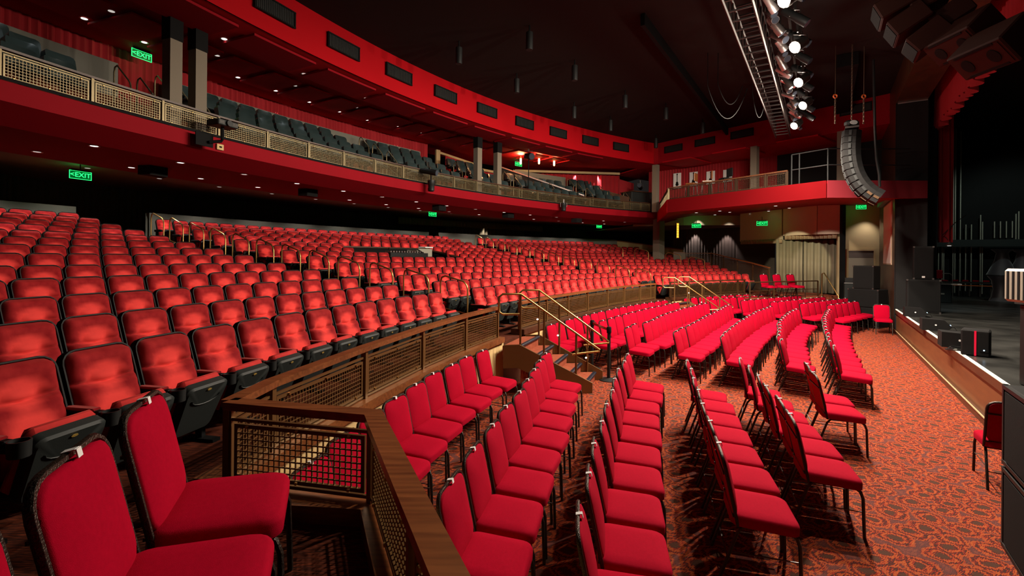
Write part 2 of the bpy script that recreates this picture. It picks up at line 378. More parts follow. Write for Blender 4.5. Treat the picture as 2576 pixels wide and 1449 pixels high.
# ---- rear walls: ledge behind the last row, fluted dark wall, ceiling below the balcony
b = MB()
for a0, a1, n in ((176, 157.3, 20), (154.4, 135.0, 24), (134.0, 112.5, 24)):
    b.arc([(34.42, FL[12]), (34.42, 3.53), (34.62, 3.53), (34.62, FL[12])], a0, a1, n)
struct('wall_ledge', b, M['grey_ledge'])
def flute(b, pts, z0, z1, amp=.035, pitch=.16, seg=5, mi=0):
    """corrugated wall or hanging cloth along a polyline"""
    pl = [Vector((p[0], p[1], 0)) for p in pts]; ring = []
    for a, c in zip(pl, pl[1:]):
        d = c - a; L = d.length; n = max(1, int(L / pitch * seg)); t = d.normalized(); nn = Vector((t.y, -t.x, 0))
        for j in range(n + (c is pl[-1])):
            s = j / n; ring.append(a + d * s + nn * amp * math.sin(2 * PI * (s * L / pitch)))
    k = len(ring)
    b.add([(q.x, q.y, z0) for q in ring] + [(q.x, q.y, z1) for q in ring], [(j, j + 1, k + j + 1, k + j) for j in range(k - 1)], mi)
b = MB(); flute(b, [P(36.9, t) for t in [176 - 2 * j for j in range(37)]], 2.2, 4.6, .03, .17, 4)
struct('wall_rear', b, M['dark_curtain'], smooth=60)
b = MB()
b.arc([(31.35, 4.2), (31.35, 4.45), (37.6, 4.45)], 176, 104, 70)
struct('ceiling', b, M['brown_ceiling'], smooth=20)
# ---- balcony: fascia, sloped lip, flat soffit, floor steps, back wall, ceiling, upper band
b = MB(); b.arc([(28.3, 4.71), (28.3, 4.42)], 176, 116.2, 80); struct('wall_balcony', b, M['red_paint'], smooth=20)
b = MB(); b.arc([(28.3, 4.42), (28.95, 4.2), (31.35, 4.2)], 176, 109.5, 80); struct('ceiling', b, M['red_paint'], smooth=10)
b = MB(); b.arc([(28.28, 4.71), (28.28, 4.76), (28.45, 4.76)], 176, 116.2, 80); struct('trim_1', b, M['black_matt'])
BZ = [5.53, 5.90, 6.26, 6.60]; BR = [29.2, 29.95, 30.7, 31.4]
b = MB(); pr = [(28.44, 4.70)]
for r_, z_ in zip(BR, BZ):
    if r_ > 29.3: pr += [(r_ - .42, pr[-1][1]), (r_ - .42, z_ - SEATH)]
pr += [(32.3, BZ[3] - SEATH)]
b.arc(pr, 176, 112.0, 80); struct('floor', b, M['tier_carpet'])
b = MB(); b.arc([(31.62, 5.6), (31.62, 6.72), (31.72, 6.72)], 176, 158.2, 20); b.arc([(31.62, 5.6), (31.62, 6.72), (31.72, 6.72)], 156.2, 139.5, 24)
b.arc([(31.62, 5.6), (31.62, 6.72), (31.72, 6.72)], 129.5, 123, 10); struct('wall_ledge', b, M['grey_ledge'])
b = MB(); flute(b, [P(32.2, 176 - 2 * j) for j in range(20)], 5.6, 7.32, .03, .15, 4)
flute(b, [P(32.2, 136.2), P(33.2, 131.6)], 5.6, 6.95, .03, .15, 4)
flute(b, [P(33.2, 131.2), P(33.4, 127.6)], 5.6, 6.75, .03, .15, 4)
flute(b, [P(33.2, 127.0), P(30.6, 117.4)], 5.4, 6.95, .06, .24, 4)
flute(b, [P(30.8, 117.2), P(31.6, 114)], 5.2, 6.8, .03, .15, 4)
struct('wall_balcony_rear', b, M['red_curtain'], smooth=60)
b = MB()
for a, c, z0, z1 in ((P(32.1, 137.2), P(33.1, 131.6), 6.95, 7.05), (P(33.1, 131.5), P(33.3, 127.4), 6.75, 6.87), (P(33.1, 127.2), P(30.5, 117.6), 6.98, 7.1)):
    wallseg(b, a, c, z0, z1, .08)
wallseg(b, P(32.12, 137.3), P(32.12, 136.9), 6.0, 7.1, .1)
struct('trim_2', b, M['tan'])
b = MB(); b.arc([(27.75, 7.10), (29.2, 7.10), (29.2, 7.28), (33.8, 7.30)], 176, 112, 80); struct('ceiling', b, M['red_ceiling'], smooth=15)
b = MB(); b.arc([(27.7, 8.14), (27.7, 7.09)], 176, 118.0, 80); struct('wall_upper', b, M['red_bright'], smooth=20)
# ---- side gallery on the far side
HA, HB = Vector((7.2, 23.8, 0)), Vector((13.25, 16.2, 0))
b = MB(); wallseg(b, HA, HB, 7.09, 8.14, .05); struct('wall_upper_side', b, M['red_paint'])
b = MB(); b.prism([(7.2, 23.8), (13.3, 16.2), (19, 22), (11, 31), (6, 27)], 7.12, 7.16); struct('ceiling', b, M['red_ceiling'])
GA, GB, GC = Vector((6.42, 19.25, 0)), Vector((9.62, 14.25, 0)), Vector((12.6, 14.15, 0))
G0 = P(28.3, 116.2)
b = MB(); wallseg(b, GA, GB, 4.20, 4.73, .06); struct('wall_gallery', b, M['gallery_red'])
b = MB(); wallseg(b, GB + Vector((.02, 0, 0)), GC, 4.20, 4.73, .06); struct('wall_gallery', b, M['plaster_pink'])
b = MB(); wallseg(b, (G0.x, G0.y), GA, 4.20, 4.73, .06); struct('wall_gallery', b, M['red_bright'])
b = MB()
fr_ = [(G0.x, G0.y), (GA.x, GA.y), (GB.x, GB.y), (12.6, 14.15)]; bk_ = [(8.3, 25.8), (9.6, 24.7), (12.95, 19.7), (15.8, 19.3)]
b.add([(x, y, 4.21) for x, y in fr_] + [(x, y, 4.6) for x, y in bk_], [(i, i + 1, 5 + i, 4 + i) for i in range(3)])
b.add([(9.6, 24.7, 4.6), (12.95, 19.7, 4.6), (13.3, 24.3, 4.6)], [(0, 1, 2)])
b.prism([(GA.x, GA.y), (GB.x, GB.y), (12.6, 14.15), (16.5, 19.5), (14, 26), (8, 28), (G0.x, G0.y)], 4.64, 4.70); struct('ceiling', b, M['red_paint'])
b = MB(); b.prism([(6.8, 26.2), (9.2, 25.0), (13.3, 24.3), (14.5, 27), (10, 35), (5, 33)], 4.10, 4.14); struct('ceiling', b, M['brown_ceiling'])
b = MB(); wallseg(b, (6.8, 26.2), (9.2, 25.0), 4.1, 4.66, .05); wallseg(b, (9.2, 25.0), (13.3, 24.3), 4.1, 4.66, .05); struct('wall_bulkhead', b, M['beige'])
# gallery back wall and dark bays
b = MB(); flute(b, [(7.6, 26.0), (12.3, 21.6)], 4.7, 7.12, .03, .15, 4); struct('wall_gallery_rear', b, M['red_curtain'], smooth=60)
b = MB(); wallseg(b, (12.3, 21.6), (15.8, 17.2), 4.7, 7.12, .1); struct('wall_gallery_rear', b, M['black_cloth'])
b = MB()
for x, y in ((7.35, 23.9), (10.35, 19.9), (12.35, 17.45)):
    b.box((x, y, 5.9), (.26, .26, 2.44), -.9)
struct('trim_3', b, M['column'])
# ---- lower side walls
b = MB(); flute(b, [P(36.9, 104.6), (10.1, 29.2), (12.7, 26.2)], 0, 4.6, .03, .17, 4); struct('wall_side', b, M['dark_curtain'], smooth=60)
b = MB(); wallseg(b, (12.7, 26.2), (13.9, 24.6), 0, 4.6, .05); wallseg(b, (12.6, 22.0), (17, 20.9), 0, 4.6, .05); struct('wall_side', b, M['dark_curtain'])
b = MB(); wallseg(b, (11.6, 23.6), (12.38, 21.3), 3.2, 4.62, .1); struct('wall_side', b, M['beige'])
b = MB(); wallseg(b, (12.38, 21.2), (12.9, 19.65), 3.38, 4.6, .1); wallseg(b, (12.9, 19.65), (13.55, 19.15), 3.38, 4.6, .1)
struct('wall_side', b, M['beige'])
b = MB(); wallseg(b, (13.75, 19.68), (15.55, 19.3), 0, 4.6, .1); struct('wall_side', b, M['tan'])
b = MB(); b.box((13.5, 19.0, 2.3), (.13, .16, 4.6), .0); struct('trim_4', b, M['black_matt'])
b = MB(); b.box((14.98, 18.62, 2.3), (.1, .1, 4.6)); struct('trim_4', b, M['beige'])
# door in the tan wall
t = thing('door_1', 'taupe double leaf door with a dark frame in the tan wall behind the stacked speakers', 'door', (14.55, 19.42, 0), -.2)
t['kind'] = 'structure'
b = MB(); b.box((-.5, 0, 1.35), (.07, .1, 2.7)); b.box((.5, 0, 1.35), (.07, .1, 2.7)); b.box((0, 0, 2.73), (1.07, .1, .07)); part('door_frame', b, M['tan'], t)
b = MB(); b.box((0, -.01, 1.2), (.93, .05, 2.4)); part('door_leaf', b, M['column'], t)
b = MB(); b.box((0, .0, 2.55), (.93, .05, .28)); part('transom_panel', b, M['dark_curtain'], t)
# ---- proscenium
b = MB(); wallseg(b, S(0, 0), S(5.0, 0), .0, 9.0, .08); struct('wall_proscenium', b, M['dark_wood'])
b = MB(); b.add([S(0, -.045, z) for z in (0, 9)] + [S(0, .72, z) for z in (9, 0)], [(0, 1, 2, 3)]); b.box(S(-.03, .36, 3.65), (.06, .75, 7.3), math.atan2(U.y, U.x)); struct('wall_proscenium', b, M['grey_pillar'])
b = MB(); wallseg(b, S(0, 0), S(-26, 0), 7.3, 9.2, .08); struct('wall_proscenium', b, M['dark_wood'])
b = MB(); q0, q1 = S(0, .38), S(-26, .38); d = q1 - q0
b.box(((q0 + q1) / 2) + Vector((0, 0, 7.35)), (d.length, .68, .1), math.atan2(d.y, d.x)); struct('wall_proscenium', b, M['dark_wood'])
b = MB(); b.box(S(-.05, .36, 7.28), (.05, .72, .03), math.atan2(U.y, U.x)); struct('trim_5', b, M['steel'])
# ---- main ceiling
b = MB(); b.prism([(-14, -6), (24, -6), (24, 34), (-14, 34)], 8.14, 8.25); struct('ceiling', b, M['dark_ceiling'])
b = MB(); wallseg(b, TR(2.5, -2.2, 0), TR(15, -2.2, 0), 7.85, 8.14, .1); struct('trim_6', b, M['black_matt'])
b = MB(); b.box(S(1.5, -1.4, 7.95), (9, .5, .35), math.atan2(U.y, U.x)); struct('trim_6', b, M['black_matt'])
# ---- stage
b = MB(); pl = [S(0, 0), S(-26, 0), S(-26, 14), S(9, 14), S(9, .75), S(0, .75)]
b.prism([(q.x, q.y) for q in pl], .66, .76); struct('floor', b, M['stage_floor'])
b = MB(); q0, q1 = S(.2, .03), S(-26, .03); wallseg(b, q0, q1, 0, .70, .05); struct('wall_stage', b, M['stage_wood'])
b = MB(); wallseg(b, S(.2, -.0), S(-26, -.0), .62, .74, .05); struct('trim_7', b, M['dark_wood'])
b = MB(); wallseg(b, S(.2, -.02), S(-26, -.02), .0, .11, .05); struct('baseboard_stage', b, M['dark_wood'])
b = MB(); wallseg(b, S(.2, -.05), S(-26, -.05), .112, .125, .02); struct('trim_8', b, M['tan'])
for (u0, u1) in ((-.15, -1.6), (-1.9, -4.4), (-4.9, -7.0), (-7.7, -11.4)):
    b = MB(); wallseg(b, S(u0, -.005), S(u1, -.005), .742, .765, .035); struct('trim_9', b, M['edge_strip'])
# ---- stage house walls: far wing and black surround
b = MB(); wallseg(b, S(9.0, 0), S(9.0, 16), .7, 11, .1); struct('wall_wing', b, M['black_matt'])
b = MB(); wallseg(b, S(9.0, 12.5), S(-26, 12.5), .7, 11, .1); struct('wall_stage_rear', b, M['black_cloth'])
b = MB(); wallseg(b, S(2.6, 1.0), S(-26, 1.0), 8.9, 11, .06); struct('wall_stage_top', b, M['black_cloth'])
b = MB(); b.prism([(q.x, q.y) for q in (S(9.5, .8), S(-26, .8), S(-26, 13), S(9.5, 13))], 10.9, 11); struct('ceiling', b, M['black_matt'])
# remaining room shell, out of view, closes the hall
b = MB(); wallseg(b, (-14, -5.5), (24, -5.5), 0, 8.2, .1); struct('wall_near_side', b, M['dark_curtain'])

# ================================================================== FIXED THEATRE SEATS
def rrect(w, h, r, n=3):
    pts = []
    for cx, cy, a0 in ((w / 2 - r, h / 2 - r, 0), (-w / 2 + r, h / 2 - r, 90), (-w / 2 + r, -h / 2 + r, 180), (w / 2 - r, -h / 2 + r, 270)):
        for j in range(n + 1):
            a = math.radians(a0 + 90 * j / n); pts.append((cx + r * math.cos(a), cy + r * math.sin(a)))
    return pts
def pad(b, outline, rings, depth, M_, mi=0, back=None):
    """cushion: outline in local x,z plane, front towards +y by depth(x, z, s)"""
    n = len(outline); vs = []; fs = []
    for s in rings:
        for x, z in outline: vs.append((x * s, depth(x * s, z * s, s), z * s))
    k = len(rings)
    for j in range(k - 1):
        for q in range(n): fs.append((j * n + q, (j + 1) * n + q, (j + 1) * n + (q + 1) % n, j * n + (q + 1) % n))
    vs.append((0, depth(0, 0, 0), 0)); c = len(vs) - 1
    for q in range(n): fs.append(((k - 1) * n + q, c, (k - 1) * n + (q + 1) % n))
    if back is not None:
        o = len(vs); vs += [(x, back, z) for x, z in outline]; fs.append(tuple(range(o, o + n)))
        for q in range(n): fs.append((q, (q + 1) % n, o + (q + 1) % n, o + q))
    b.add(vs, fs, mi, M_)
def dense(outline, k):
    out = []
    for a, c in zip(outline, outline[1:] + outline[:1]):
        L = math.hypot(c[0] - a[0], c[1] - a[1]); m = max(1, int(round(L / k)))
        out += [(a[0] + (c[0] - a[0]) * j / m, a[1] + (c[1] - a[1]) * j / m) for j in range(m)]
    return out
def padgrid(b, w_, h_, r, us, zs, depth, M_, mi=0):
    """grid cushion with rounded corners; z rows and u columns are given so that seams can be modelled"""
    vs = []; fs = []; k = len(us)
    for z in zs:
        e = abs(z) - (h_ / 2 - r); hw = w_ / 2 if e <= 0 else w_ / 2 - r + math.sqrt(max(0, r * r - e * e))
        for u in us: x = u * hw; vs.append((x, depth(x, z, max(abs(u), abs(z) / (h_ / 2))), z))
    for j in range(len(zs) - 1):
        for i in range(k - 1): fs.append((j * k + i, (j + 1) * k + i, (j + 1) * k + i + 1, j * k + i + 1))
    b.add(vs, fs, mi, M_)
TW, TH_ = .405, .60       # back pad width and height
def tuft(x, z, s):
    z = z - .085
    edge = 1 - max(0, (s - .70) / .30) ** 2.2
    up = .046 * (.50 + .70 * math.exp(-((z - .20) / .10) ** 2) + .75 * math.exp(-((z + .12) / .11) ** 2))
    seam = .030 * math.exp(-((z + .005 - .10 * abs(x)) / .013) ** 2)
    dim = sum(.027 * math.exp(-(((x - sx * .088) / .030) ** 2 + ((z - .018) / .034) ** 2)) for sx in (-1, 1))
    wing = .022 * (abs(x) / (TW / 2)) ** 2 * (1 if z > -.05 else .25)
    return max(.001, (up - seam - dim + wing) * edge)
REC = Matrix.Translation((0, .105, SEATH - .30)) @ Matrix.Rotation(math.radians(17), 4, 'X')
def seat_meshes(lod):
    big = lod == 0
    o = rrect(TW, TH_, .075, 4 if big else (3 if lod == 1 else 2))
    if lod < 2: o = dense(o, .05 if big else .09)
    # back shell with black piping edge
    b = MB(); os_ = rrect(TW + .028, TH_ + .028, .085, 4 if big else 2)
    pad(b, os_, [1.0, .93], lambda x, z, s: .012, REC, 0, -.028)
    if lod < 2: b.tube([REC @ Vector((x, .020, z)) for x, z in rrect(TW + .016, TH_ + .016, .08, 4 if big else 2)], .0075, 5 if big else 4, closed=True)
    shell = b.mesh('back_shell', M['piping'], 50)
    b = MB(); rings = [1, .975, .93, .86, .76, .64, .5, .36, .2] if big else ([1, .95, .82, .6, .35] if lod == 1 else [1, .88, .66, .36])
    if big: us = [-1, -.97, -.9, -.8, -.68, -.56, -.46, -.38, -.28, -.15, 0, .15, .28, .38, .46, .56, .68, .8, .9, .97, 1]; zs = [-.3, -.28, -.22, -.14, -.07, -.02, .015, .04, .058, .070, .079, .088, .097, .106, .118, .135, .16, .19, .22, .245, .265, .282, .293, .3]
    elif lod == 1: us = [-1, -.93, -.75, -.5, -.38, -.2, 0, .2, .38, .5, .75, .93, 1]; zs = [-.3, -.25, -.15, -.05, .02, .06, .078, .092, .112, .15, .2, .24, .27, .29, .3]
    else: us = [-1, -.85, -.4, 0, .4, .85, 1]; zs = [-.3, -.2, -.05, .05, .083, .12, .18, .24, .285, .3]
    padgrid(b, TW, TH_, .075, us, zs, lambda x, z, s: .014 + tuft(x, z, s), REC)
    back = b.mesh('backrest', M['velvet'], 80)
    RI = REC.inverted(); at = back.attributes.new('pile_highlight', 'FLOAT', 'POINT')
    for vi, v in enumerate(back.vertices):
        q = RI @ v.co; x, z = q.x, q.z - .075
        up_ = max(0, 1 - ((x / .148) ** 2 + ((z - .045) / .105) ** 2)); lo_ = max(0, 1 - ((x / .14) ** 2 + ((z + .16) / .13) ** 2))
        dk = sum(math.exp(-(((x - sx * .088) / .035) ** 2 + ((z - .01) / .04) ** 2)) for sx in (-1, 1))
        at.data[vi].value = max(0, min(1, .12 + 1.25 * min(1, 1.5 * up_) * .75 + .95 * min(1, 1.5 * lo_) - .45 * dk))  # highlight painted over the rubbed centre, shade painted into the tuft dimples
    # tipped-up seat: red cushion on a charcoal pan
    PM = Matrix.Translation((0, .345, .345)) @ Matrix.Rotation(math.radians(-24), 4, 'X')
    b = MB(); po = rrect(.365, .40, .05, 3 if big else 1)
    pad(b, [(x * (.86 + .14 * (z + .2) / .4), z) for x, z in po], [1, .93], lambda x, z, s: .03 + (0 if s > .99 else .014), PM, 0, -.02)
    if big:
        b.tube([PM @ Vector((.12 * math.cos(a), .048, .10 + .05 * math.sin(a))) for a in [PI + PI * j / 8 for j in range(9)]], .004, 4)
    pan = b.mesh('seat_pan', M['black_pan'], 40)
    b = MB(); b.bbox((0, -.055, .02), (.35, .085, .385), .035, 0, 0, PM)
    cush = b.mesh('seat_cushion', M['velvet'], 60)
    at = cush.attributes.new('pile_highlight', 'FLOAT', 'POINT')
    for v in at.data: v.value = .5
    b = MB(); b.lathe([(.014, 0), (.014, .003)], 8, 0, PM @ Matrix.Translation((0, .047, .165)) @ Matrix.Rotation(-PI / 2, 4, 'X') @ Matrix.Diagonal((1.3, .6, 1, 1)))
    plate = b.mesh('number_plate', M['brass_plate'])
    # arm: red pad on a black bracket with a cup holder ring at its front
    ax = .228
    b = MB(); b.bbox((ax, .20, .515), (.055, .34, .03), .01); b.bbox((ax, .215, .487), (.045, .36, .04), .008)
    b.box((ax, .12, .40), (.03, .05, .2)); arm = b.mesh('armrest', M['piping'])
    b = MB(); b.bbox((ax, .19, .535), (.052, .28, .018), .007); armpad = b.mesh('arm_pad', M['velvet']); at = armpad.attributes.new('pile_highlight', 'FLOAT', 'POINT')
    b = MB(); n = 10
    b.lathe([(.03, .45), (.044, .455), (.047, .535), (.041, .535), (.036, .47)], n, 0, Matrix.Translation((ax, .425, 0))); cup = b.mesh('cup_holder', M['black_plastic'], 50)
    b = MB(); b.box((ax, .16, .235), (.035, .06, .47)); b.box((ax, .17, .012), (.07, .28, .024)); b.box((ax, .22, .36), (.02, .16, .12))
    if lod < 2: b.tube([(ax, .08, .45), (ax, .02, .62)], .012, 5)
    leg = b.mesh('stanchion', M['black_matt'])
    return dict(shell=shell, back=back, pan=pan, cush=cush, plate=plate, arm=arm, armpad=armpad, cup=cup, leg=leg)
S0, S1, S2 = seat_meshes(0), seat_meshes(1), seat_meshes(2)
def seat_spec(s, full):
    if full:
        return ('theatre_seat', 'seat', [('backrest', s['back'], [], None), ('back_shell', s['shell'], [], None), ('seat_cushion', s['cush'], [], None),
                ('seat_pan', s['pan'], [('number_plate', s['plate'], None)], None), ('armrest', s['arm'], [('arm_pad', s['armpad'], None), ('cup_holder', s['cup'], None)], None),
                ('stanchion', s['leg'], [], None)])
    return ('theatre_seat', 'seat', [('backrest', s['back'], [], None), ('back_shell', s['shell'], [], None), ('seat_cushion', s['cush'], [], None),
            ('seat_pan', s['pan'], [], None), ('armrest', s['arm'], [], None)])
SP0, SP1, SP2 = seat_spec(S0, True), seat_spec(S0, True), seat_spec(S1, False)
def projx(p):
    a = p.x / p.y * FPX; return 1288 + a
seats = []
for i in range(13):
    R = RW(i); step = math.degrees(.455 / R)
    # left block
    th = 157.92; k = 0
    while th < 176:
        p = P(R, th, FL[i])
        if p.y < .4 or projx(p) < -110: break
        seats.append((i, k, 'left', th, p)); th += step; k += 1
    th = 154.16; k = 0; end2 = 133.75 if i < 12 else 133.9
    n2 = int((154.16 - end2) / step + .3); st2 = (154.16 - end2) / n2
    for k in range(n2 + 1):
        th = 154.16 - st2 * k
        if i in (6, 7, 8):                                    # mixing position cut into the middle block
            lo, hi = (140.5, {6: 147.6, 7: 148.0, 8: 147.4}[i])
            if lo < th < hi: continue
        seats.append((i, k, 'middle', th, P(R, th, FL[i])))
    e = END[i]; n3 = int((130.05 - e) / step + .3); st3 = (130.05 - e) / n3
    for k in range(n3 + 1):
        th = 130.05 - st3 * k; seats.append((i, k, 'right', th, P(R, th, FL[i])))
seats.sort(key=lambda s: s[4].y ** 2 + s[4].x ** 2)
ROWN = ['row behind the rail', 'second row', 'third row', 'fourth row', 'fifth row', 'sixth row', 'seventh row', 'eighth row', 'ninth row', 'tenth row', 'eleventh row', 'twelfth row', 'back row']
rest = MB(); pile_highlight = []
for n, (i, k, blk, th, p) in enumerate(seats):
    if n < 300:
        spec = SP0 if n < 150 else SP2
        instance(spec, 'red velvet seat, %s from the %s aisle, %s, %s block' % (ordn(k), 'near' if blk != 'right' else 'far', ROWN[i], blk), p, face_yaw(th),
                 'red theatre seats in the %s block' % blk)
    else:
        T = Matrix.Translation(p) @ Matrix.Rotation(face_yaw(th), 4, 'Z')
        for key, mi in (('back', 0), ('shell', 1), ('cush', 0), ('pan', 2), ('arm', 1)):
            me = S2[key]; pile_highlight += [d.value for d in me.attributes['pile_highlight'].data] if 'pile_highlight' in me.attributes else [0] * len(me.vertices)
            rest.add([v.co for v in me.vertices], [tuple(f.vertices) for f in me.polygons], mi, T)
me = rest.mesh('theatre_seats', [M['velvet'], M['piping'], M['black_pan']], 60); me.attributes.new('pile_highlight', 'FLOAT', 'POINT').data.foreach_set('value', pile_highlight)
o = link('theatre_seats', me)
tag(o, 'many small red velvet seats filling the far rows up to the rear ledge', 'seats', None, 'stuff')

# ================================================================== BANQUET CHAIRS
def chair_meshes(far):
    b = MB(); n = 2 if far else 4
    o = rrect(.445, .44, .07, n)
    SM = Matrix.Translation((0, .01, .425)) @ Matrix.Rotation(math.radians(-3), 4, 'X') @ Matrix.Rotation(PI / 2, 4, 'X')
    oo = [(x * (1 + .0 * z), z) for x, z in o]
    def dseat(x, z, s): return .045 + (.012 * (1 - s * s) - (.024 if s > .995 else (.008 if s > .95 else 0)))
    pad(b, [(x, z) for x, z in o], [1, .965, .9, .6, .3] if not far else [1, .93, .5], dseat, SM, 0, -.028)
    seat = b.mesh('seat', M['chair_cloth'], 70)
    BM = Matrix.Translation((0, -.222, .665)) @ Matrix.Rotation(math.radians(12.5), 4, 'X')
    b = MB(); o = rrect(.40, .43, .075, n)
    pad(b, o, [1, .95, .85, .5] if not far else [1, .85], lambda x, z, s: .010 + .026 * (1 - (s ** 4)) , BM, 0, -.014)
    back = b.mesh('backrest', M['chair_cloth'], 70)
    q = 6 if not far else 4; r = .0125
    b = MB(); hw, hh, rr = .210, .228, .08
    arch = [(-hw, -.27)] + [(-hw, hh - rr)] + [(-hw + rr - rr * math.cos(a), hh - rr + rr * math.sin(a)) for a in [PI / 2 * j / 4 for j in range(1, 5)]]
    arch += [(-x, z) for x, z in arch[::-1]]
    b.tube([BM @ Vector((x, -.004, z)) for x, z in arch], r, q)
    for z in ((.10, -.20) if not far else ()): b.tube([BM @ Vector((-hw, -.02, z)), BM @ Vector((hw, -.02, z))], .008, 4)
    bf = b.mesh('back_frame', M['chair_frame'], 60)
    b = MB()
    b.box((0, .19, .398), (.38, .02, .02)); b.box((0, -.16, .398), (.38, .02, .02))
    for s in (-1, 1): b.box((s * .19, .02, .398), (.022, .32, .022))
    sf = b.mesh('seat_frame', M['chair_frame'])
    legs = []
    for s in (-1, 1):
        b = MB(); b.tube([(s * .19, .10, .398), (s * .192, .17, .395), (s * .196, .205, .37), (s * .20, .222, .32), (s * .205, .232, 0)], .0125, q); legs.append(b.mesh('leg', M['chair_frame'], 60))
        b = MB(); b.tube([(s * .19, -.08, .398), (s * .192, -.135, .392), (s * .196, -.17, .35), (s * .205, -.29, 0)], .0125, q); legs.append(b.mesh('leg', M['chair_frame'], 60))
    b = MB()
    for s in (-1, 1): b.tube([(s * .202, .229, .21), (s * .200, -.215, .21)], .005, 4)
    b.tube([(-.2, -.235, .17), (.2, -.235, .17)], .006, 4)
    stre = b.mesh('stretcher', M['dark_steel'])
    b = MB(); b.box((0, .004, hh + .012), (.026, .032, .004), 0, 0, BM); b.box((0, .022, hh + .0), (.026, .004, .026), 0, 0, BM); sticker = b.mesh('paper_number_tag', M['white_l'])
    if far:
        bb = MB()
        for me in legs + [sf, stre]: bb.add([v.co for v in me.vertices], [tuple(f.vertices) for f in me.polygons])
        frame = bb.mesh('leg_frame', M['chair_frame'], 60)
        return ('banquet_chair', 'chair', [('seat', seat, [], None), ('backrest', back, [], None), ('back_frame', bf, [('paper_number_tag', sticker, None)], None), ('leg_frame', frame, [], None)])
    return ('banquet_chair', 'chair', [('seat', seat, [], None), ('backrest', back, [], None), ('back_frame', bf, [('paper_number_tag', sticker, None)], None),
            ('seat_frame', sf, [], None)] + [('leg', l, [], None) for l in legs] + [('stretcher', stre, [], None)])
CN, CF = chair_meshes(False), chair_meshes(True)
BACKOFF = .275
def chair_row(name, pts, n, g, first=0):
    """pts: (R of back top, theta) at start, middle, end of the row; the radius follows a parabola"""
    (r0, t0), (r1, t1), (r2, t2) = pts
    out = []
    for k in range(n):
        s = k / max(1, n - 1); th = t0 + (t2 - t0) * s
        l0 = (th - t1) * (th - t2) / ((t0 - t1) * (t0 - t2)); l1 = (th - t0) * (th - t2) / ((t1 - t0) * (t1 - t2)); l2 = (th - t0) * (th - t1) / ((t2 - t0) * (t2 - t1))
        R = r0 * l0 + r1 * l1 + r2 * l2
        p = P(R, th)
        h = .2; R2 = R + ((r2 - r0) / (t2 - t0)) * h
        tilt = math.atan2((r2 - r0) * 1.0, math.radians(t0 - t2) * R) if n > 4 else 0
        yaw = face_yaw(th) - tilt * .9 + random.uniform(-.03, .03)
        f = Vector((-math.sin(yaw), math.cos(yaw), 0))
        q = p + f * (BACKOFF + random.uniform(-.02, .02))
        far = q.y > 10.5
        lab = 'crimson banquet chair, %s from near end of %s' % (ordn(k), name)
        instance(CF if far else CN, lab, q, yaw, g)
BO = BACKOFF
chair_row('the tier row left of the stairs', [(21.85, 169.4), (22.01, 164.3), (22.04, 159.16)], 9, 'banquet chairs left of the near stairs')
chair_row('the second row left of the stairs', [(20.86, 169.53), (20.87, 164.07), (21.08, 158.67)], 9, 'banquet chairs left of the near stairs')
chair_row('the third row, before the stairs', [(20.06, 170.19), (19.96, 164.4), (19.98, 157.5)], 10, 'banquet chairs left of the near stairs')
chair_row('the fourth row, front block', [(18.82 + BO, 166.64), (18.8 + BO, 162.0), (18.9 + BO, 157.77)], 7, 'banquet chairs in the front block')
chair_row('the fifth row, front block', [(18.08 + BO, 163.89), (18.08 + BO, 160), (18.2 + BO, 156.35)], 6, 'banquet chairs in the front block')
for k, (r, t_) in enumerate(((17.43, 157.9), (17.41, 156.25))):
    instance(CN, 'crimson banquet chair, %s of the pair alone at the row end nearest the stage' % ('nearer' if k == 0 else 'farther'), P(r, t_), face_yaw(t_) + (.0 if k else .04), 'banquet chairs in the front block')
g = 'banquet chairs beyond the near stairs'
chair_row('the tier side row past the near stairs', [(22.06, 151.21), (22.14, 142), (22.37, 132.1)], 16, g)
chair_row('the second row past the near stairs', [(21.38, 149.27), (21.40, 142), (21.70, 133.34)], 13, g)
for k, (r, t_) in enumerate(((20.57, 149.87), (20.59, 148.45))):
    p = P(r - BO, t_); instance(CN, 'crimson banquet chair, %s of two set forward by the rope post' % ('nearer' if k == 0 else 'farther'), p, face_yaw(t_) - .03, g)
chair_row('the third row past the stairs', [(20.45, 147.1), (20.66, 140.2), (21.0, 131.99)], 13, g)
chair_row('the fourth row past the stairs', [(19.64, 149.74), (19.68, 141.5), (20.3, 131.67)], 14, g)
chair_row('the fifth row past the stairs', [(18.82, 149.98), (18.88, 140.8), (19.33, 130.05)], 15, g)
chair_row('the sixth row past the stairs', [(17.6 + BO, 149.62), (17.88 + BO, 139.8), (18.31 + BO, 130.57)], 13, g)
chair_row('the seventh row, nearest the stage', [(16.86 + BO, 150.37), (17.06 + BO, 139.2), (17.67 + BO, 128.56)], 14, g)
g = 'banquet chairs in the far block'
FAR = [((22.37, 128.4), (22.37, 124), (22.35, 118.6), 9), ((21.6, 127.4), (21.7, 121), (21.8, 116.0), 10), ((20.75, 126.0), (20.9, 120), (21.1, 115.2), 9),
       ((19.95, 124.9), (20.1, 119), (20.4, 114.2), 9), ((19.2, 124.0), (19.4, 118.4), (19.7, 113.4), 8), ((18.5, 123.2), (18.7, 118.0), (19.0, 113.4), 7)]
for j, (a, b_, c_, n) in enumerate(FAR):
    chair_row('the %s row, far block' % ORD[j], [a, b_, c_], n, g)
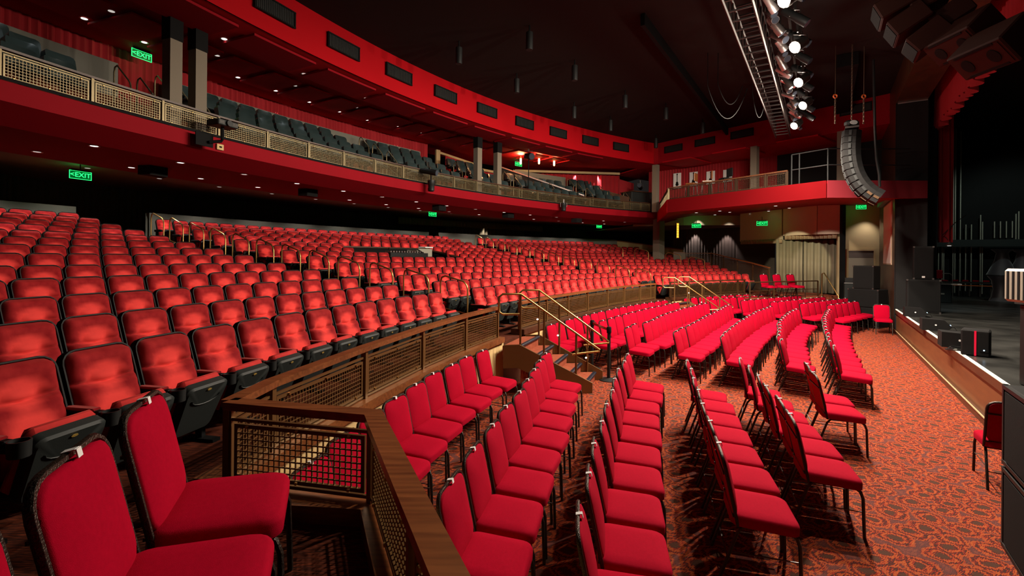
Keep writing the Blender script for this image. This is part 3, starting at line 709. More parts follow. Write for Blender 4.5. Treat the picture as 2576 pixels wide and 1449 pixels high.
# chairs set apart
for k, (x, y) in enumerate(((-1.15, 1.87), (-.98, 1.40), (-.82, .93))):
    yaw = math.atan2(-.93, .37)
    instance(CN, 'crimson banquet chair on the raised tier beside the camera, %s of three' % ('farthest', 'middle', 'nearest')[k], (x, y, .83), yaw, 'three banquet chairs on the near tier')
instance(CN, 'lone crimson banquet chair facing the house by the stage and the speaker stack', (11.62, 14.55, 0), math.atan2(.5, -.87))
instance(CN, 'lone dark crimson banquet chair beside the stage front by the black cabinets', (5.10, 4.77, 0), math.atan2(-.55, .83))
for k, x in enumerate((9.85, 10.4, 11.0)):
    instance(CF, 'crimson chair on the side platform before the curtain, %s of three' % ('leftmost', 'middle', 'rightmost')[k], (x, 17.8 + .1 * k, .83), math.atan2(-.35, -.93), 'three chairs on the side platform')

# ================================================================== RAILINGS
def mesh_panel(w_, h_, pitch=.034, r=.0034):
    b = MB(); nx = max(2, int(w_ / pitch)); nz = max(2, int(h_ / pitch))
    for j in range(1, nx): b.box((-w_ / 2 + w_ * j / nx, .002, 0), (2 * r, 2 * r, h_))
    for j in range(1, nz): b.box((0, -.002, -h_ / 2 + h_ * j / nz), (w_, 2 * r, 2 * r))
    return b
def frame_panel(w_, h_, t=.022):
    b = MB()
    for s in (-1, 1):
        b.box((0, 0, s * (h_ / 2)), (w_ + t, .018, t)); b.box((s * w_ / 2, 0, 0), (t, .018, h_ - t))
    return b
def bolts_mb(w_, h_):
    b = MB()
    for s in (-1, 1):
        for u in (-.4, 0, .4): b.box((u * w_, -.014, s * (h_ / 2 + .0)), (.016, .016, .016))
    return b
def sag(zs): return zs
def railing(name, label, posts, zbase, ztop, cap_mat, met, mesh_mat, pitch=.034, capw=.10, caph=.045, group=None, wire_r=.0034, slope=False, zlist=None, bolts=True, lowgap=.06, topgap=.10, postw=.04):
    """posts: list of (x, y); zbase/ztop numbers or lists along the posts"""
    t = thing(name, label, 'railing', (posts[0][0], posts[0][1], 0), 0, group)
    O = Vector((posts[0][0], posts[0][1], 0)); n = len(posts)
    zb = zbase if isinstance(zbase, list) else [zbase] * n; zt = ztop if isinstance(ztop, list) else [ztop] * n
    def loc(p, z): return Vector((p[0], p[1], z)) - O
    for j in range(n):
        b = MB()
        d = Vector(posts[min(j + 1, n - 1)]) - Vector(posts[max(j - 1, 0)])
        b.box(loc(posts[j], (zb[j] + zt[j] - caph) / 2), (postw, postw * 1.3, zt[j] - caph - zb[j]), math.atan2(d.y, d.x)); part('post', b, met, t)
    # wood cap with mitred joints
    if cap_mat is not None:
        vs = []; fs = []
        for j in range(n):
            a = Vector(posts[max(j - 1, 0)]); c = Vector(posts[min(j + 1, n - 1)]); p = Vector(posts[j])
            d1 = (p - a).normalized() if j else (c - p).normalized(); d2 = (c - p).normalized() if j < n - 1 else d1
            m = (d1 + d2).normalized(); nn = Vector((m.y, -m.x)); k = 1 / max(.4, m.dot(d1))
            for sx, sz in ((-1, 0), (1, 0), (1, 1), (-1, 1)):
                q = p + nn * sx * capw / 2 * k; vs.append(loc(q, zt[j] - caph + caph * sz))
        for j in range(n - 1):
            for q in range(4): fs.append((j * 4 + q, j * 4 + (q + 1) % 4, j * 4 + 4 + (q + 1) % 4, j * 4 + 4 + q))
        fs += [(0, 1, 2, 3), tuple(4 * (n - 1) + i for i in (3, 2, 1, 0))]
        b = MB(); b.add(vs, fs); part('wooden_cap', b, cap_mat, t)
    cache = {}
    for j in range(n - 1):
        p, q = Vector(posts[j]), Vector(posts[j + 1]); d = q - p; L = d.length; ang = math.atan2(d.y, d.x)
        z0, z1 = zb[j] + lowgap, zt[j] - caph - topgap; y0, y1 = zb[j + 1] + lowgap, zt[j + 1] - caph - topgap
        h = z1 - z0; wd = L - postw - .07
        b = MB(); b.tube([loc(p, z1 + .035), loc(q, y1 + .035)], .013, 4); part('upper_bar', b, met, t)
        b = MB(); b.tube([loc(p, z0 - .03), loc(q, y0 - .03)], .013, 4); part('lower_bar', b, met, t)
        key = (round(wd, 2), round(h, 2))
        if key not in cache:
            cache[key] = (frame_panel(wd, h).mesh('panel_frame', met), mesh_panel(wd - .01, h - .01, pitch, wire_r).mesh('wire_mesh', mesh_mat), bolts_mb(wd, h).mesh('bolts', M['brass']))
        fr = link('panel_frame', cache[key][0], t); wm = link('wire_mesh', cache[key][1], fr, 'stuff')
        mid = loc((p + q) / 2, (z0 + z1 + y0 + y1) / 4); sh = (y0 - z0) / L
        Mx = Matrix.Translation(mid) @ Matrix.Rotation(ang, 4, 'Z')
        if abs(sh) > 1e-4: Mx = Mx @ Matrix(((1, 0, 0, 0), (0, 1, 0, 0), (sh, 0, 1, 0), (0, 0, 0, 1)))
        fr.matrix_local = Mx
        if bolts: bo = link('bolts', cache[key][2], fr, 'stuff')
    return t
def arcpts(R, ths, off=None): return [tuple(P(R + (off(t) if off else 0), t).xy) for t in ths]
# kerb boards carrying the tier rail
b = MB()
b.arc([(22.08, .84), (22.08, .93), (22.36, .93), (22.36, .83)], 170.45, 156.5, 24, closed=True)
part_ = tag(part('kerb_board', b, M['rail_wood']), 'stained wooden kerb board under the curved railing left of the near stairs', 'board')
b = MB(); b.arc([(22.08, .84), (22.08, .94), (22.36, .94), (22.36, .83)], 154.3, 133.0, 36, closed=True, off=GROW)
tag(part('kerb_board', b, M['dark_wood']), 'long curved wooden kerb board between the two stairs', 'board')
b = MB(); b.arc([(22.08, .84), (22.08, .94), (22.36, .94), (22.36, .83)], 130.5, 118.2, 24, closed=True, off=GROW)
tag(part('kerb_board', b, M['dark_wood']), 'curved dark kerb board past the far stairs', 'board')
b = MB(); b.prism([(-1.72, 2.80), (-.74, 2.62), (-.80, 2.49), (-1.60, 2.56)], .83, .925)
tag(part('kerb_board', b, M['rail_wood']), 'short straight kerb board at the corner of the near railing', 'board')
b = MB(); b.prism([(-.74, 2.62), (.58, -.25), (.44, -.30), (-.80, 2.49)], .83, .925)
tag(part('kerb_board', b, M['rail_wood']), 'kerb board running toward the camera under the end railing', 'board')
R_ = 22.18
railing('curved_railing', 'bronze mesh railing with polished wooden cap, left of the near stairs', [(-1.67, 2.76)] + arcpts(R_, [169.3, 166.11, 162.98, 159.76, 156.75]),
        [.92] * 6, [1.42, 1.42, 1.43, 1.44, 1.45, 1.45], M['rail_wood'], M['bronze'], M['bronze'])
railing('corner_railing', 'bronze mesh railing with wooden cap turning at the near corner toward the camera', [(-1.67, 2.76), (-.76, 2.57), (-.335, 1.64), (.11, .67), (.55, -.28)],
        .92, 1.42, M['rail_wood'], M['bronze'], M['bronze'])
railing('curved_railing', 'long curved mesh railing with wooden cap between the near and far stairs', arcpts(R_, [154.3, 151.03, 148.04, 145.01, 141.69, 138.76, 135.88, 133.1], GROW),
        .94, [1.45, 1.455, 1.455, 1.46, 1.465, 1.47, 1.47, 1.47], M['rail_wood'], M['bronze'], M['bronze'])
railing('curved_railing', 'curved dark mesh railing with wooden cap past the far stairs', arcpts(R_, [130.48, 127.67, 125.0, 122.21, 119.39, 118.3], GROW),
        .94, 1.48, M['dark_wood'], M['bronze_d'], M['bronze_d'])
BT = [167.1, 164.77, 162.46, 160.19, 157.95, 155.61, 153.27, 150.98, 148.68, 146.37, 143.87, 141.62, 139.25, 136.86, 134.45, 132.16, 129.9, 127.57, 125.34, 123.01, 120.71, 118.39, 117.12]
railing('balcony_railing', 'pale brass mesh railing running the whole curved balcony front', arcpts(28.4, BT), 4.74, 5.20, M['dark_wood'], M['pale_brass'], M['pale_brass'], pitch=.04, capw=.07, caph=.035, lowgap=.05, topgap=.06, wire_r=.0036)
gp = [tuple((GA.lerp(GB, s) + Vector((.06, .06, 0))).xy) for s in (0, .16, .32, .5, .68, .80)]
railing('gallery_railing', 'dark mesh railing with wooden cap along the side gallery', gp, 4.74, 5.24, M['dark_wood'], M['gallery_brown'], M['gallery_brown'], pitch=.05, capw=.07, caph=.04, lowgap=.05, topgap=.06)
railing('gallery_railing', 'short mesh railing at the inner corner where balcony meets side gallery', [tuple((G0 + Vector((.15, .1, 0))).xy), tuple((GA + Vector((.06, .06, 0))).xy)], 4.74, 5.24, M['dark_wood'], M['pale_brass'], M['pale_brass'], pitch=.05, capw=.07, caph=.04, lowgap=.05, topgap=.06)
# plain pipe rail on the dark end of the gallery
t = thing('pipe_railing', 'thin dark pipe railing at the dark end of the side gallery', 'railing', (GB.x, GB.y, 4.73))
for s in (.82, .86, 1.0):
    q = GA.lerp(GB, s) - GB; b = MB(); b.tube([(q.x + .1, q.y + .1, 0), (q.x + .1, q.y + .1, 1.0)], .02, 6); part('post', b, M['black_plastic'], t)
q = GA.lerp(GB, .82) - GB
for z in (.5, 1.0):
    b = MB(); b.tube([(q.x + .1, q.y + .1, z), (.1, .1, z), (2.6, .05, z)], .018, 6); part('rail', b, M['black_plastic'], t)

# ---- stairs from pit to tier
def stair(near, far, nearb, farb, label, cl):
    """near/far: ends of the top nosing; nearb/farb: ends of the lowest nosing"""
    n0, f0, n1, f1 = [Vector((*p, 0)) for p in (near, far, nearb, farb)]
    base = (n0 + f1) / 2; t = thing('stairs', label, 'stairs', (base.x, base.y, 0))
    H = .83
    for j in range(5):
        s = j / 4; a = n0.lerp(n1, s) - base; c = f0.lerp(f1, s) - base; z = H * (5 - j) / 5
        if j == 0:
            run = (n1 - n0) / 4; a2 = a - run * 1.1; c2 = c - (f1 - f0) / 4 * 1.1
        else:
            a2 = n0.lerp(n1, (j - 1) / 4) - base; c2 = f0.lerp(f1, (j - 1) / 4) - base
        b = MB(); b.prism([(a.x, a.y), (c.x, c.y), (c2.x, c2.y), (a2.x, a2.y)], 0 if j else .6, z - .002); part('tread', b, M['step_carpet'], t)
        b = MB(); d = (c - a); b.bbox((a + c) / 2 + Vector((0, 0, z - .012)), (d.length, .07, .045), .012, math.atan2(d.y, d.x)); part('nosing', b, M['nosing'], t)
    for a0, a1, sgn in ((n0, n1, -1), (f0, f1, 1)):
        w_ = (f0 - n0).normalized() * .045 * sgn
        p0 = a0 - (a1 - a0) * .24 - base + w_; p1 = a0 - base + w_; p2 = a1 + (a1 - a0) * .13 - base + w_
        th = w_ * .6
        prof = [(p0, H + .02), (p1, H + .02), (p2, .17), (p2, 0), (p2 - (p2 - p1) * .28, 0), (p1 - (p2 - p1) * .02, H - .36), (p0, H - .36)]
        vs = [(q.x, q.y, z) for q, z in prof] + [(q.x + th.x, q.y + th.y, z) for q, z in prof]; n = len(prof)
        b = MB(); b.add(vs, [tuple(range(n)), tuple(range(n, 2 * n))[::-1]] + [(i, n + i, n + (i + 1) % n, (i + 1) % n) for i in range(n)]); part('stringer', b, M['bronze'], t)
    # handrails
    for a0, a1, sgn, nm in ((n0, n1, -1, 'near'), (f0, f1, 1, 'far')):
        w_ = (f0 - n0).normalized() * .03 * sgn; u = (a1 - a0).normalized(); run = (a1 - a0).length
        h = thing('handrail', 'brass tube handrail on the %s side of %s' % (nm, cl), 'handrail', (a0.x + w_.x, a0.y + w_.y, 0))
        back = -(Vector((u.x, u.y, 0)))
        top = [Vector((0, 0, H + .84))]
        pts = [Vector(back * .02) + Vector((0, 0, H + .52)), back * .30 + Vector((0, 0, H + .52)), back * .36 + Vector((0, 0, H + .56)), back * .36 + Vector((0, 0, H + .80)), back * .30 + Vector((0, 0, H + .85)), Vector((0, 0, H + .85)),
               u * (run + .26) + Vector((0, 0, .72)), u * (run + .26) + Vector((0, 0, .70)), u * (run - .22) + Vector((0, 0, .66))]
        b = MB(); b.tube(pts, .019, 8); part('rail', b, M['brass'], h, smooth=50)
        for s in (0, .36, .86):
            q = u * (run * s); z0 = H * (1 - s); z1 = H + .85 + (.72 - H - .85) * (run * s) / (run + .26)
            b = MB(); b.tube([q + Vector((0, 0, max(0, z0 - .12))), q + Vector((0, 0, z1 - .01))], .019, 8); part('post', b, M['bronze'], h, smooth=50)
            if sgn == 1:
                b = MB(); b.lathe([(.008, 0), (.018, .008), (.018, .018), (.01, .028)], 8, 0, Matrix.Translation(q + Vector((-.03, -.035, z0 + .30)))); part('step_light', b, M['down_on'], h, smooth=50)
    return t
stair((.16, 7.70), (.50, 8.60), (1.26, 7.90), (1.56, 8.66), 'five step carpeted stairs with bronze side panels, the near pair of handrails', 'the near stairs')
q0 = P(21.8, 132.95); q1 = P(21.8, 130.55); q2 = P(20.85, 132.2); q3 = P(20.85, 129.7)
def rotst(p, a): return p
stair((q0.x, q0.y), (q1.x, q1.y), (q0.x + 1.08, q0.y - .25), (q1.x + 1.08, q1.y - .25), 'five step carpeted stairs half hidden by chairs, the far pair of handrails', 'the far stairs')
# aisle handrail loops
def loop(R, th, z0, z1, L=.62, H=.80, lab='', g='', m='brass', nm='aisle_handrail'):
    a, c = P(R, th, z0), P(R + L, th, z1); o = thing(nm, lab, 'handrail', a, 0, g); v = c - a
    hd = Vector((v.x, v.y, 0)); e = .10
    pts = [Vector((0, 0, 0)), Vector((0, 0, H - .12)), hd * .04 + Vector((0, 0, H - .04)), hd * .14 + Vector((0, 0, H + .03)), hd * .82 + Vector((0, 0, H + (v.z) + .03)), hd * .95 + Vector((0, 0, H + v.z + .0)), hd + Vector((0, 0, H + v.z - .1)), v]
    b = MB(); b.tube(pts, .017, 6); part('tube', b, M[m], o, smooth=60)
    b = MB(); b.tube([Vector((0, 0, .36)), v + Vector((0, 0, .36))], .014, 6); part('lower_rail', b, M[m], o, smooth=60)
for i in range(12):
    if i > 0 or True:
        loop(RW(i) - .02, 154.95, FL[i], FL[min(12, i + 1)], H=.95, lab='brass loop handrail in the near aisle, %s step up from the rail' % ORD[i], g='handrail loops in the near aisle')
    loop(RW(i) - .02, 130.95, FL[i], FL[min(12, i + 1)], H=.95, lab='brass loop handrail in the far aisle, %s step up from the rail' % ORD[i], g='handrail loops in the far aisle')
for j, (th, n) in enumerate(((159.4, 2), (157.1, 3), (145.3, 3), (137.8, 2), (132.4, 2), (128.1, 1), (123.3, 3), (120.4, 2), (118.2, 1))):
    for k in range(n):
        loop(BR[k] + .05, th, BZ[k] - SEATH + .0, BZ[min(3, k + 1)] - SEATH, L=.55, H=.82, lab='brass loop handrail on the balcony, %s aisle from the left, %s step' % (ORD[j], ORD[k]), g='handrail loops on the balcony', m='pale_brass')
for k, (x, y, z) in enumerate(((5.2, 24.6, 2.25), (6.2, 23.5, 2.1), (7.4, 22.4, 1.9), (8.2, 21.6, 1.7))):
    a = Vector((x, y, z)); o = thing('aisle_handrail', 'small brass loop handrail on the far cross aisle, %s from the left' % ORD[k], 'handrail', a, 0, 'loops by the cream half wall')
    b = MB(); b.tube([(0, 0, 0), (0, 0, .6), (.1, -.08, .7), (.5, -.4, .58), (.56, -.45, .5), (.56, -.45, -.1)], .016, 6); part('tube', b, M['brass'], o, smooth=60)
# cream half wall with dark cap beyond the far block, and its column
def slopewall(name, lab, p, q, zb0, zb1, zt0, zt1, m, cap, t=.1):
    p = Vector((*p, 0)); q = Vector((*q, 0)); d = (q - p).normalized(); nn = Vector((-d.y, d.x, 0)) * t / 2
    o = thing(name, lab, 'half wall', p)
    vs = []
    for a, z0, z1 in ((p, zb0, zt0), (q, zb1, zt1)):
        for s, z in ((-1, z0), (1, z0), (1, z1), (-1, z1)): r = a - p + nn * s; vs.append((r.x, r.y, z))
    fs = [(0, 1, 2, 3), (7, 6, 5, 4)] + [(i, 4 + i, 4 + (i + 1) % 4, (i + 1) % 4) for i in range(4)]
    b = MB(); b.add(vs, fs); part('panel', b, m, o)
    vs = []
    for a, z1 in ((p, zt0), (q, zt1)):
        for s, z in ((-1.5, z1), (1.5, z1), (1.5, z1 + .06), (-1.5, z1 + .06)): r = a - p + nn * s; vs.append((r.x, r.y, z))
    b = MB(); b.add(vs, fs); part('wooden_cap', b, cap, o)
slopewall('half_wall', 'cream half wall with dark wooden cap behind the far seats', (P(34.6, 112.4).x, P(34.6, 112.4).y), (9.85, 26.8), 0, 0, 3.45, 2.80, M['cream'], M['rail_wood'])
slopewall('half_wall', 'low tan half wall joining the ramp railing to the cream half wall', (8.75, 25.2), (9.3, 24.95), 0, 0, 2.62, 2.6, M['column'], M['rail_wood'])
railing('ramp_railing', 'sloping mesh railing with red brown wooden cap down the side ramp', [(9.3, 24.95), (10.58, 24.7), (10.6, 23.3), (10.61, 21.9), (10.62, 20.5), (10.62, 19.2)], [1.5, 1.5, 1.35, 1.18, 1.02, .84], [2.62, 2.63, 2.48, 2.31, 2.15, 1.98], M['rail_wood'], M['bronze_d'], M['bronze_d'], pitch=.05, bolts=False)
b = MB(); b.box((0, 0, 2.2), (.42, .42, 4.4)); o = part('square_column', b, M['column']); o.location = (7.75, 24.6, 0); o.rotation_euler.z = .6
tag(o, 'square taupe column behind the cream half wall under the balcony', 'column')
for k, x in enumerate(((30.0, 159.05, 'left'), (29.6, 158.0, 'right'))):
    pass
for (R, th, lab) in ((28.95, 159.12, 'dark square balcony column, left one of the near pair'), (28.95, 158.1, 'taupe square balcony column, right one of the near pair'),
                     (28.95, 138.05, 'dark square balcony column, left one of the far pair'), (28.95, 135.85, 'dark square balcony column, right one of the far pair')):
    b = MB(); b.box((0, 0, 1.2), (.24, .24, 2.4)); o = part('square_column', b, M['column']); o.location = P(R, th, 4.7); o.rotation_euler.z = face_yaw(th)
    b = MB(); b.box((0, 0, 2.15), (.26, .26, .5)); part('dark_head', b, M['black_matt'], o)
    tag(o, lab, 'column')

# side platform by the far curtain, its rail, steps
b = MB(); b.prism([(8.68, 16.98), (9.2, 17.2), (12.55, 18.9), (13.55, 19.1), (13.4, 22.3), (10.75, 22.3), (10.7, 19.3), (8.9, 18.8)], .0, .828); struct('floor', b, M['step_carpet'])
b = MB()
for p, q in (((8.68, 16.95), (12.5, 18.85)),): wallseg(b, p, q, 0, .80, .04)
struct('wall_platform', b, M['cream'])
t = thing('platform_railing', 'dark open pipe railing along the side platform before the three chairs', 'railing', (8.7, 17.0, .83))
e = Vector((3.7, 1.84, 0))
for s in (0, .33, .66, 1): b = MB(); b.box(e * s + Vector((0, 0, .31)), (.04, .04, .62)); part('post', b, M['bronze_d'], t)
for z, r in ((.62, .022), (.3, .012), (.06, .012)): b = MB(); b.tube([Vector((0, 0, z)), e + Vector((0, 0, z))], r, 6); part('rail', b, M['bronze_d'], t)
t = thing('side_steps', 'dark steps with bright nosings rising to the curtained side door', 'stairs', (12.75, 18.6, 0))
sd = Vector((-.12, -.99, 0)); sx = Vector((.99, -.12, 0))
for j in range(4):
    c = Vector((.25, 0, 0)) + sd * (.28 * j); z = .83 - .17 * (j + 1) + .17 * 0
    b = MB(); b.box(c + sd * .14 + Vector((0, 0, z / 2)), (1.05, .3, z), math.atan2(sx.y, sx.x)); part('tread', b, M['nosing'], t)
    b = MB(); b.box(c + sd * .29 + Vector((0, 0, z)), (1.05, .03, .02), math.atan2(sx.y, sx.x)); part('nosing', b, M['steel'], t)
for k, x in enumerate((-.38, .82)):
    o = thing('handrail', 'upright brass handrail on the %s of the side steps' % ('left', 'right')[k], 'handrail', (12.75 + x, 18.5 - .12 * x, 0))
    b = MB(); b.tube([(0, .0, .8), (0, 0, 1.75), sd * .15 + Vector((0, 0, 1.78)), sd * 1.15 + Vector((0, 0, .95)), sd * 1.2 + Vector((0, 0, .1))], .022, 6); part('tube', b, M['brass'], o, smooth=60)
# gold curtain over the side door
def curtain(name, lab, a, c, z0, z1, m, amp=.07, pitch=.22, cat='curtain'):
    a = Vector((*a, 0)); b = MB(); flute(b, [(0, 0), (c[0] - a.x, c[1] - a.y)], z0, z1, amp, pitch, 8)
    o = part(name, b, m, smooth=70); o.location = a
    md = o.modifiers.new('thick', 'SOLIDIFY'); md.thickness = .012
    return tag(o, lab, cat)
curtain('curtain', 'olive gold curtain hanging at the side door, left wide drape', (12.15, 21.4), (13.05, 20.9), .83, 3.2, M['gold_curtain'], .08, .26)
curtain('curtain', 'olive gold curtain hanging behind the side steps, right drape', (13.1, 20.9), (14.3, 20.3), .83, 3.2, M['gold_curtain'], .08, .26)
curtain('valance', 'short pleated dull gold valance over the side door curtains', (12.35, 21.1), (13.5, 19.35), 3.2, 3.5, M['valance'], .04, .16, 'valance')
curtain('valance', 'short pleated gold valance over the dark opening left of the side door', (11.55, 23.5), (12.3, 21.25), 3.05, 3.25, M['valance'], .04, .16, 'valance')
curtain('valance', 'long faded brown valance on the rear wall under the balcony', P(36.3, 136).xy, P(36.3, 120).xy, 4.0, 4.35, M['valance'], .04, .2, 'valance')
curtain('curtain', 'brown pleated curtain on the rear wall lit by one downlight', P(36.5, 131).xy, P(36.5, 122).xy, 2.6, 4.05, M['gold_curtain'], .06, .25)

# ================================================================== helpers for the fittings
def W(px, py, Y):
    u = px - 1288; v = 648 - py; a = u * cr - v * sr; b_ = u * sr + v * cr
    return Vector((a / FPX * Y, Y, HC + b_ / FPX * Y))
def HITR(px, py, R):
    u = px - 1288; v = 648 - py; a = u * cr - v * sr; b_ = u * sr + v * cr
    A = a * a + FPX ** 2; B = -2 * (a * CX + FPX * CY); Cc = CX * CX + CY * CY - R * R
    t = (-B + math.sqrt(max(0, B * B - 4 * A * Cc))) / 2 / A; return Vector((a * t, FPX * t, HC + b_ * t))
def ONZ(px, py, z):
    u = px - 1288; v = 648 - py; a = u * cr - v * sr; b_ = u * sr + v * cr; t = (z - HC) / b_; return Vector((a * t, FPX * t, z))
def ONLINE(px, A, B):
    r = (px - 1288) / FPX; t = (r * A.y - A.x) / ((B.x - A.x) - r * (B.y - A.y)); return A.lerp(B, t)
def theta(p): return math.degrees(math.atan2(p.y - CY, p.x - CX))
def spot(name, loc, aim, energy, size=60, blend=.5, col=(1, .93, .85), soft=.05):
    l = bpy.data.lights.new(name, 'SPOT'); l.energy = energy * HOUSE_W; l.spot_size = math.radians(size); l.spot_blend = blend; l.shadow_soft_size = soft; l.color = col
    o = bpy.data.objects.new(name, l); C.objects.link(o); o.location = loc; o.rotation_euler = Vector(aim).to_track_quat('-Z', 'Y').to_euler(); return o

# ---- downlights
b = MB(); b.lathe([(.062, 0), (.085, -.006), (.085, 0)], 14); RING = b.mesh('trim_ring', M['steel'])
b = MB(); b.lathe([(.058, -.002), (.058, .0)], 12); LENS1 = b.mesh('glowing_lens', M['down_on']); LENS2 = b.mesh('glowing_lens', M['down_dim'])
def downlight(p, lab, g, on=True, e=0, size=70):
    o = thing('downlight', lab, 'ceiling light', (p.x, p.y, p.z - .004), 0, g)
    link('trim_ring', RING, o); link('glowing_lens', LENS1 if on else LENS2, o)
    if e: spot('downlight_beam', (p.x, p.y, p.z - .02), (0, 0, -1), e, size, .6)
TL = [167.6, 164.6, 161.6, 158.6, 155.75, 152.85, 149.8, 146.85, 143.9, 141.0, 138.0, 134.8, 131.7, 128.4, 125.3, 122.2, 119.3]
for j, th in enumerate(TL):
    downlight(P(29.08, th, 4.2), 'round downlight under the balcony edge, %s of the front row from the left' % ORD[j], 'front row of downlights under the balcony', j % 3 != 1)
    downlight(P(30.7, th, 4.2), 'round downlight under the balcony, %s of the middle row from the left' % ORD[j], 'middle row of downlights under the balcony', j % 4 != 2, 100, 64)
    downlight(P(33.4, th - .9, 4.45), 'dim downlight in the brown ceiling, %s of the rear row from the left' % ORD[j], 'rear row of downlights under the balcony', False, 110, 120)
for j in range(17):
    th = 161.9 - 2.13 * j
    downlight(P(31.2 - (.3 if j > 8 else 0), th, 7.28), 'small downlight in the red balcony ceiling, %s of the rear row' % ORD[j], 'rear downlights of the balcony ceiling', True, 5, 75)
    if j: downlight(P(30.3, th + (0 if j % 2 else .35), 7.28), 'small downlight in the red balcony ceiling, %s of the inner row' % ORD[j - 1], 'inner downlights of the balcony ceiling', j % 2 == 0, 0)
    if j % 2 == 0: downlight(P(28.88, th - .6, 7.095), 'small downlight near the balcony ceiling edge, %s of the edge row' % ORD[j // 2], 'edge downlights of the balcony ceiling', j % 4 != 0, 4, 80)
for j, (x, y) in enumerate(((382, 162), (652, 138), (852, 162), (905, 119), (1012, 134), (1228, 103), (1233, 152), (1432, 121), (1508, 63), (1655, 88), (2093, 40), (2440, 5), (2418, 52))):
    zz = 4.3
    for _ in range(8):
        q = ONZ(1600 + x / 4.293, 500 + y / 4.293, zz); gn = Vector((GB.y - GA.y, GA.x - GB.x, 0)).normalized() * -1; dd = abs((q - Vector((GA.x, GA.y, 0))).dot(gn)); zz = 4.21 + .39 * min(1, dd / 4.4)
    q.z -= .05
    downlight(q, 'round downlight under the side gallery, %s counting from the left' % ORD[j], 'downlights under the side gallery', j != 6, 0)
# pools of light the house lights throw
spot('wall_washer', (14.75, 18.9, 4.2), (-.1, .25, -1), 60, 95, .8)
spot('wall_washer', (10.9, 27.9, 4.05), (0, .06, -1), 130, 70, .4, (1, .9, .85)); spot('wall_washer', (12.1, 26.4, 4.05), (0, .08, -1), 110, 70, .4, (1, .85, .8))
spot('curtain_spot', (9.5, 16.8, 4.1), (3.35, 4.3, -1.9), 900, 26, .15, (1, .97, .66))
spot('curtain_spot', (10.6, 15.8, 4.1), (3.3, 4.7, -2.2), 450, 28, .3, (1, .9, .8))
spot('wall_washer', (9.9, 24.6, 4.55), (.02, .16, -1), 30, 80, .4); spot('wall_washer', (11.4, 24.2, 4.55), (.02, .16, -1), 40, 80, .4)
spot('platform_spot', (11.0, 18.4, 4.15), (0, 0, -1), 60, 80, .6)
spot('wall_washer', P(36.1, 127.0, 4.4), (0, .05, -1), 60, 55, .3)
for th in (150, 145.5, 141, 125, 120.5): spot('wall_washer', P(32.0, th, 7.2), (0, 0, -1), 60, 60, .3, (1, .85, .85))
spot('wall_washer', P(31.0, 119.6, 6.9), (-.1, .25, -1), 130, 55, .3, (1, .8, .85)); spot('wall_washer', P(31.6, 121.8, 6.9), (-.1, .25, -1), 90, 55, .3, (1, .8, .85))
# soft balcony light reaching the vinyl seats
for th in (163, 157, 151, 145, 139, 133, 127, 121): spot('balcony_beam', P(29.6, th, 7.24), (0, 0, -1), 10, 110, .8, (.86, .95, 1))
# ---- recessed ceiling panels of the balcony, pieces of its ceiling
ceil_b = [o for o in C.objects if o.name.startswith('ceiling')][2]
b0 = MB()
ceil_obj = bpy.data.objects['ceiling.002']
for j in range(19):
    th = 163.1 - 2.13 * j
    b = MB(); b.arc([(29.75, 7.16), (31.2, 7.18), (31.2, 7.22), (29.75, 7.20)], th - .82, th + .82, 2, closed=True); part('ceiling_panel', b, M['red_ceiling'], ceil_obj)
for j in range(10):
    th = 163.6 - 4.15 * j
    b = MB(); b.arc([(27.95, 7.02), (28.95, 7.02), (28.95, 7.07), (27.95, 7.07)], th - 1.7, th + 1.7, 5, closed=True); part('ceiling_panel', b, M['red_paint'], ceil_obj)
for (x, y) in ((8.6, 23.0), (10.2, 21.0), (11.9, 18.9)):
    b = MB(); b.box((x, y, 7.06), (1.5, 1.9, .05), -.9); part('ceiling_panel', b, M['red_ceiling'], ceil_obj)
# ---- dark louvred openings in the upper red band
def louvre(p, yaw, w_, h_, lab, g, lit=False):
    o = thing('vent', lab, 'vent', p, yaw, g)
    b = MB(); b.box((0, 0, 0), (w_, .03, h_)); part('backing', b, M['vent'], o)
    b = MB()
    for s in (-1, 1): b.box((0, .02, s * h_ / 2), (w_ + .04, .04, .03)); b.box((s * w_ / 2, .02, 0), (.03, .04, h_))
    part('frame', b, M['black_matt'], o)
    b = MB(); n = 22
    for j in range(1, n): b.box((-w_ / 2 + w_ * j / n, .022, 0), (.012, .012, h_ - .03))
    part('slats', b, M['black_pan'], o, kind='stuff')
for j in range(10):
    a0 = 161.6 - 4.2 * j + .03 * j if j else 161.6
    th = [160.6, 156.44, 152.35, 148.19, 143.99, 139.69, 135.36, 131.15, 126.9, 122.7][j]
    louvre(P(27.66, th, 7.64), face_yaw(th), 1.0, .34, 'dark louvred opening in the upper red band, %s from the left' % ORD[j], 'openings in the upper red band')
hd = (HB - HA).normalized(); hy = math.atan2(hd.y, hd.x)
for j, (x, y) in enumerate(((1693, 374), (1772, 357), (1865, 337), (2150, 275))):
    q = ONLINE(x, HA, HB); q.z = W(x, y, q.y).z; nn = Vector((hd.y, -hd.x, 0))
    louvre(q + nn * .04, hy + PI, .95, .30, 'dark opening in the side red band, %s from the corner' % ORD[j], 'openings in the side red band')

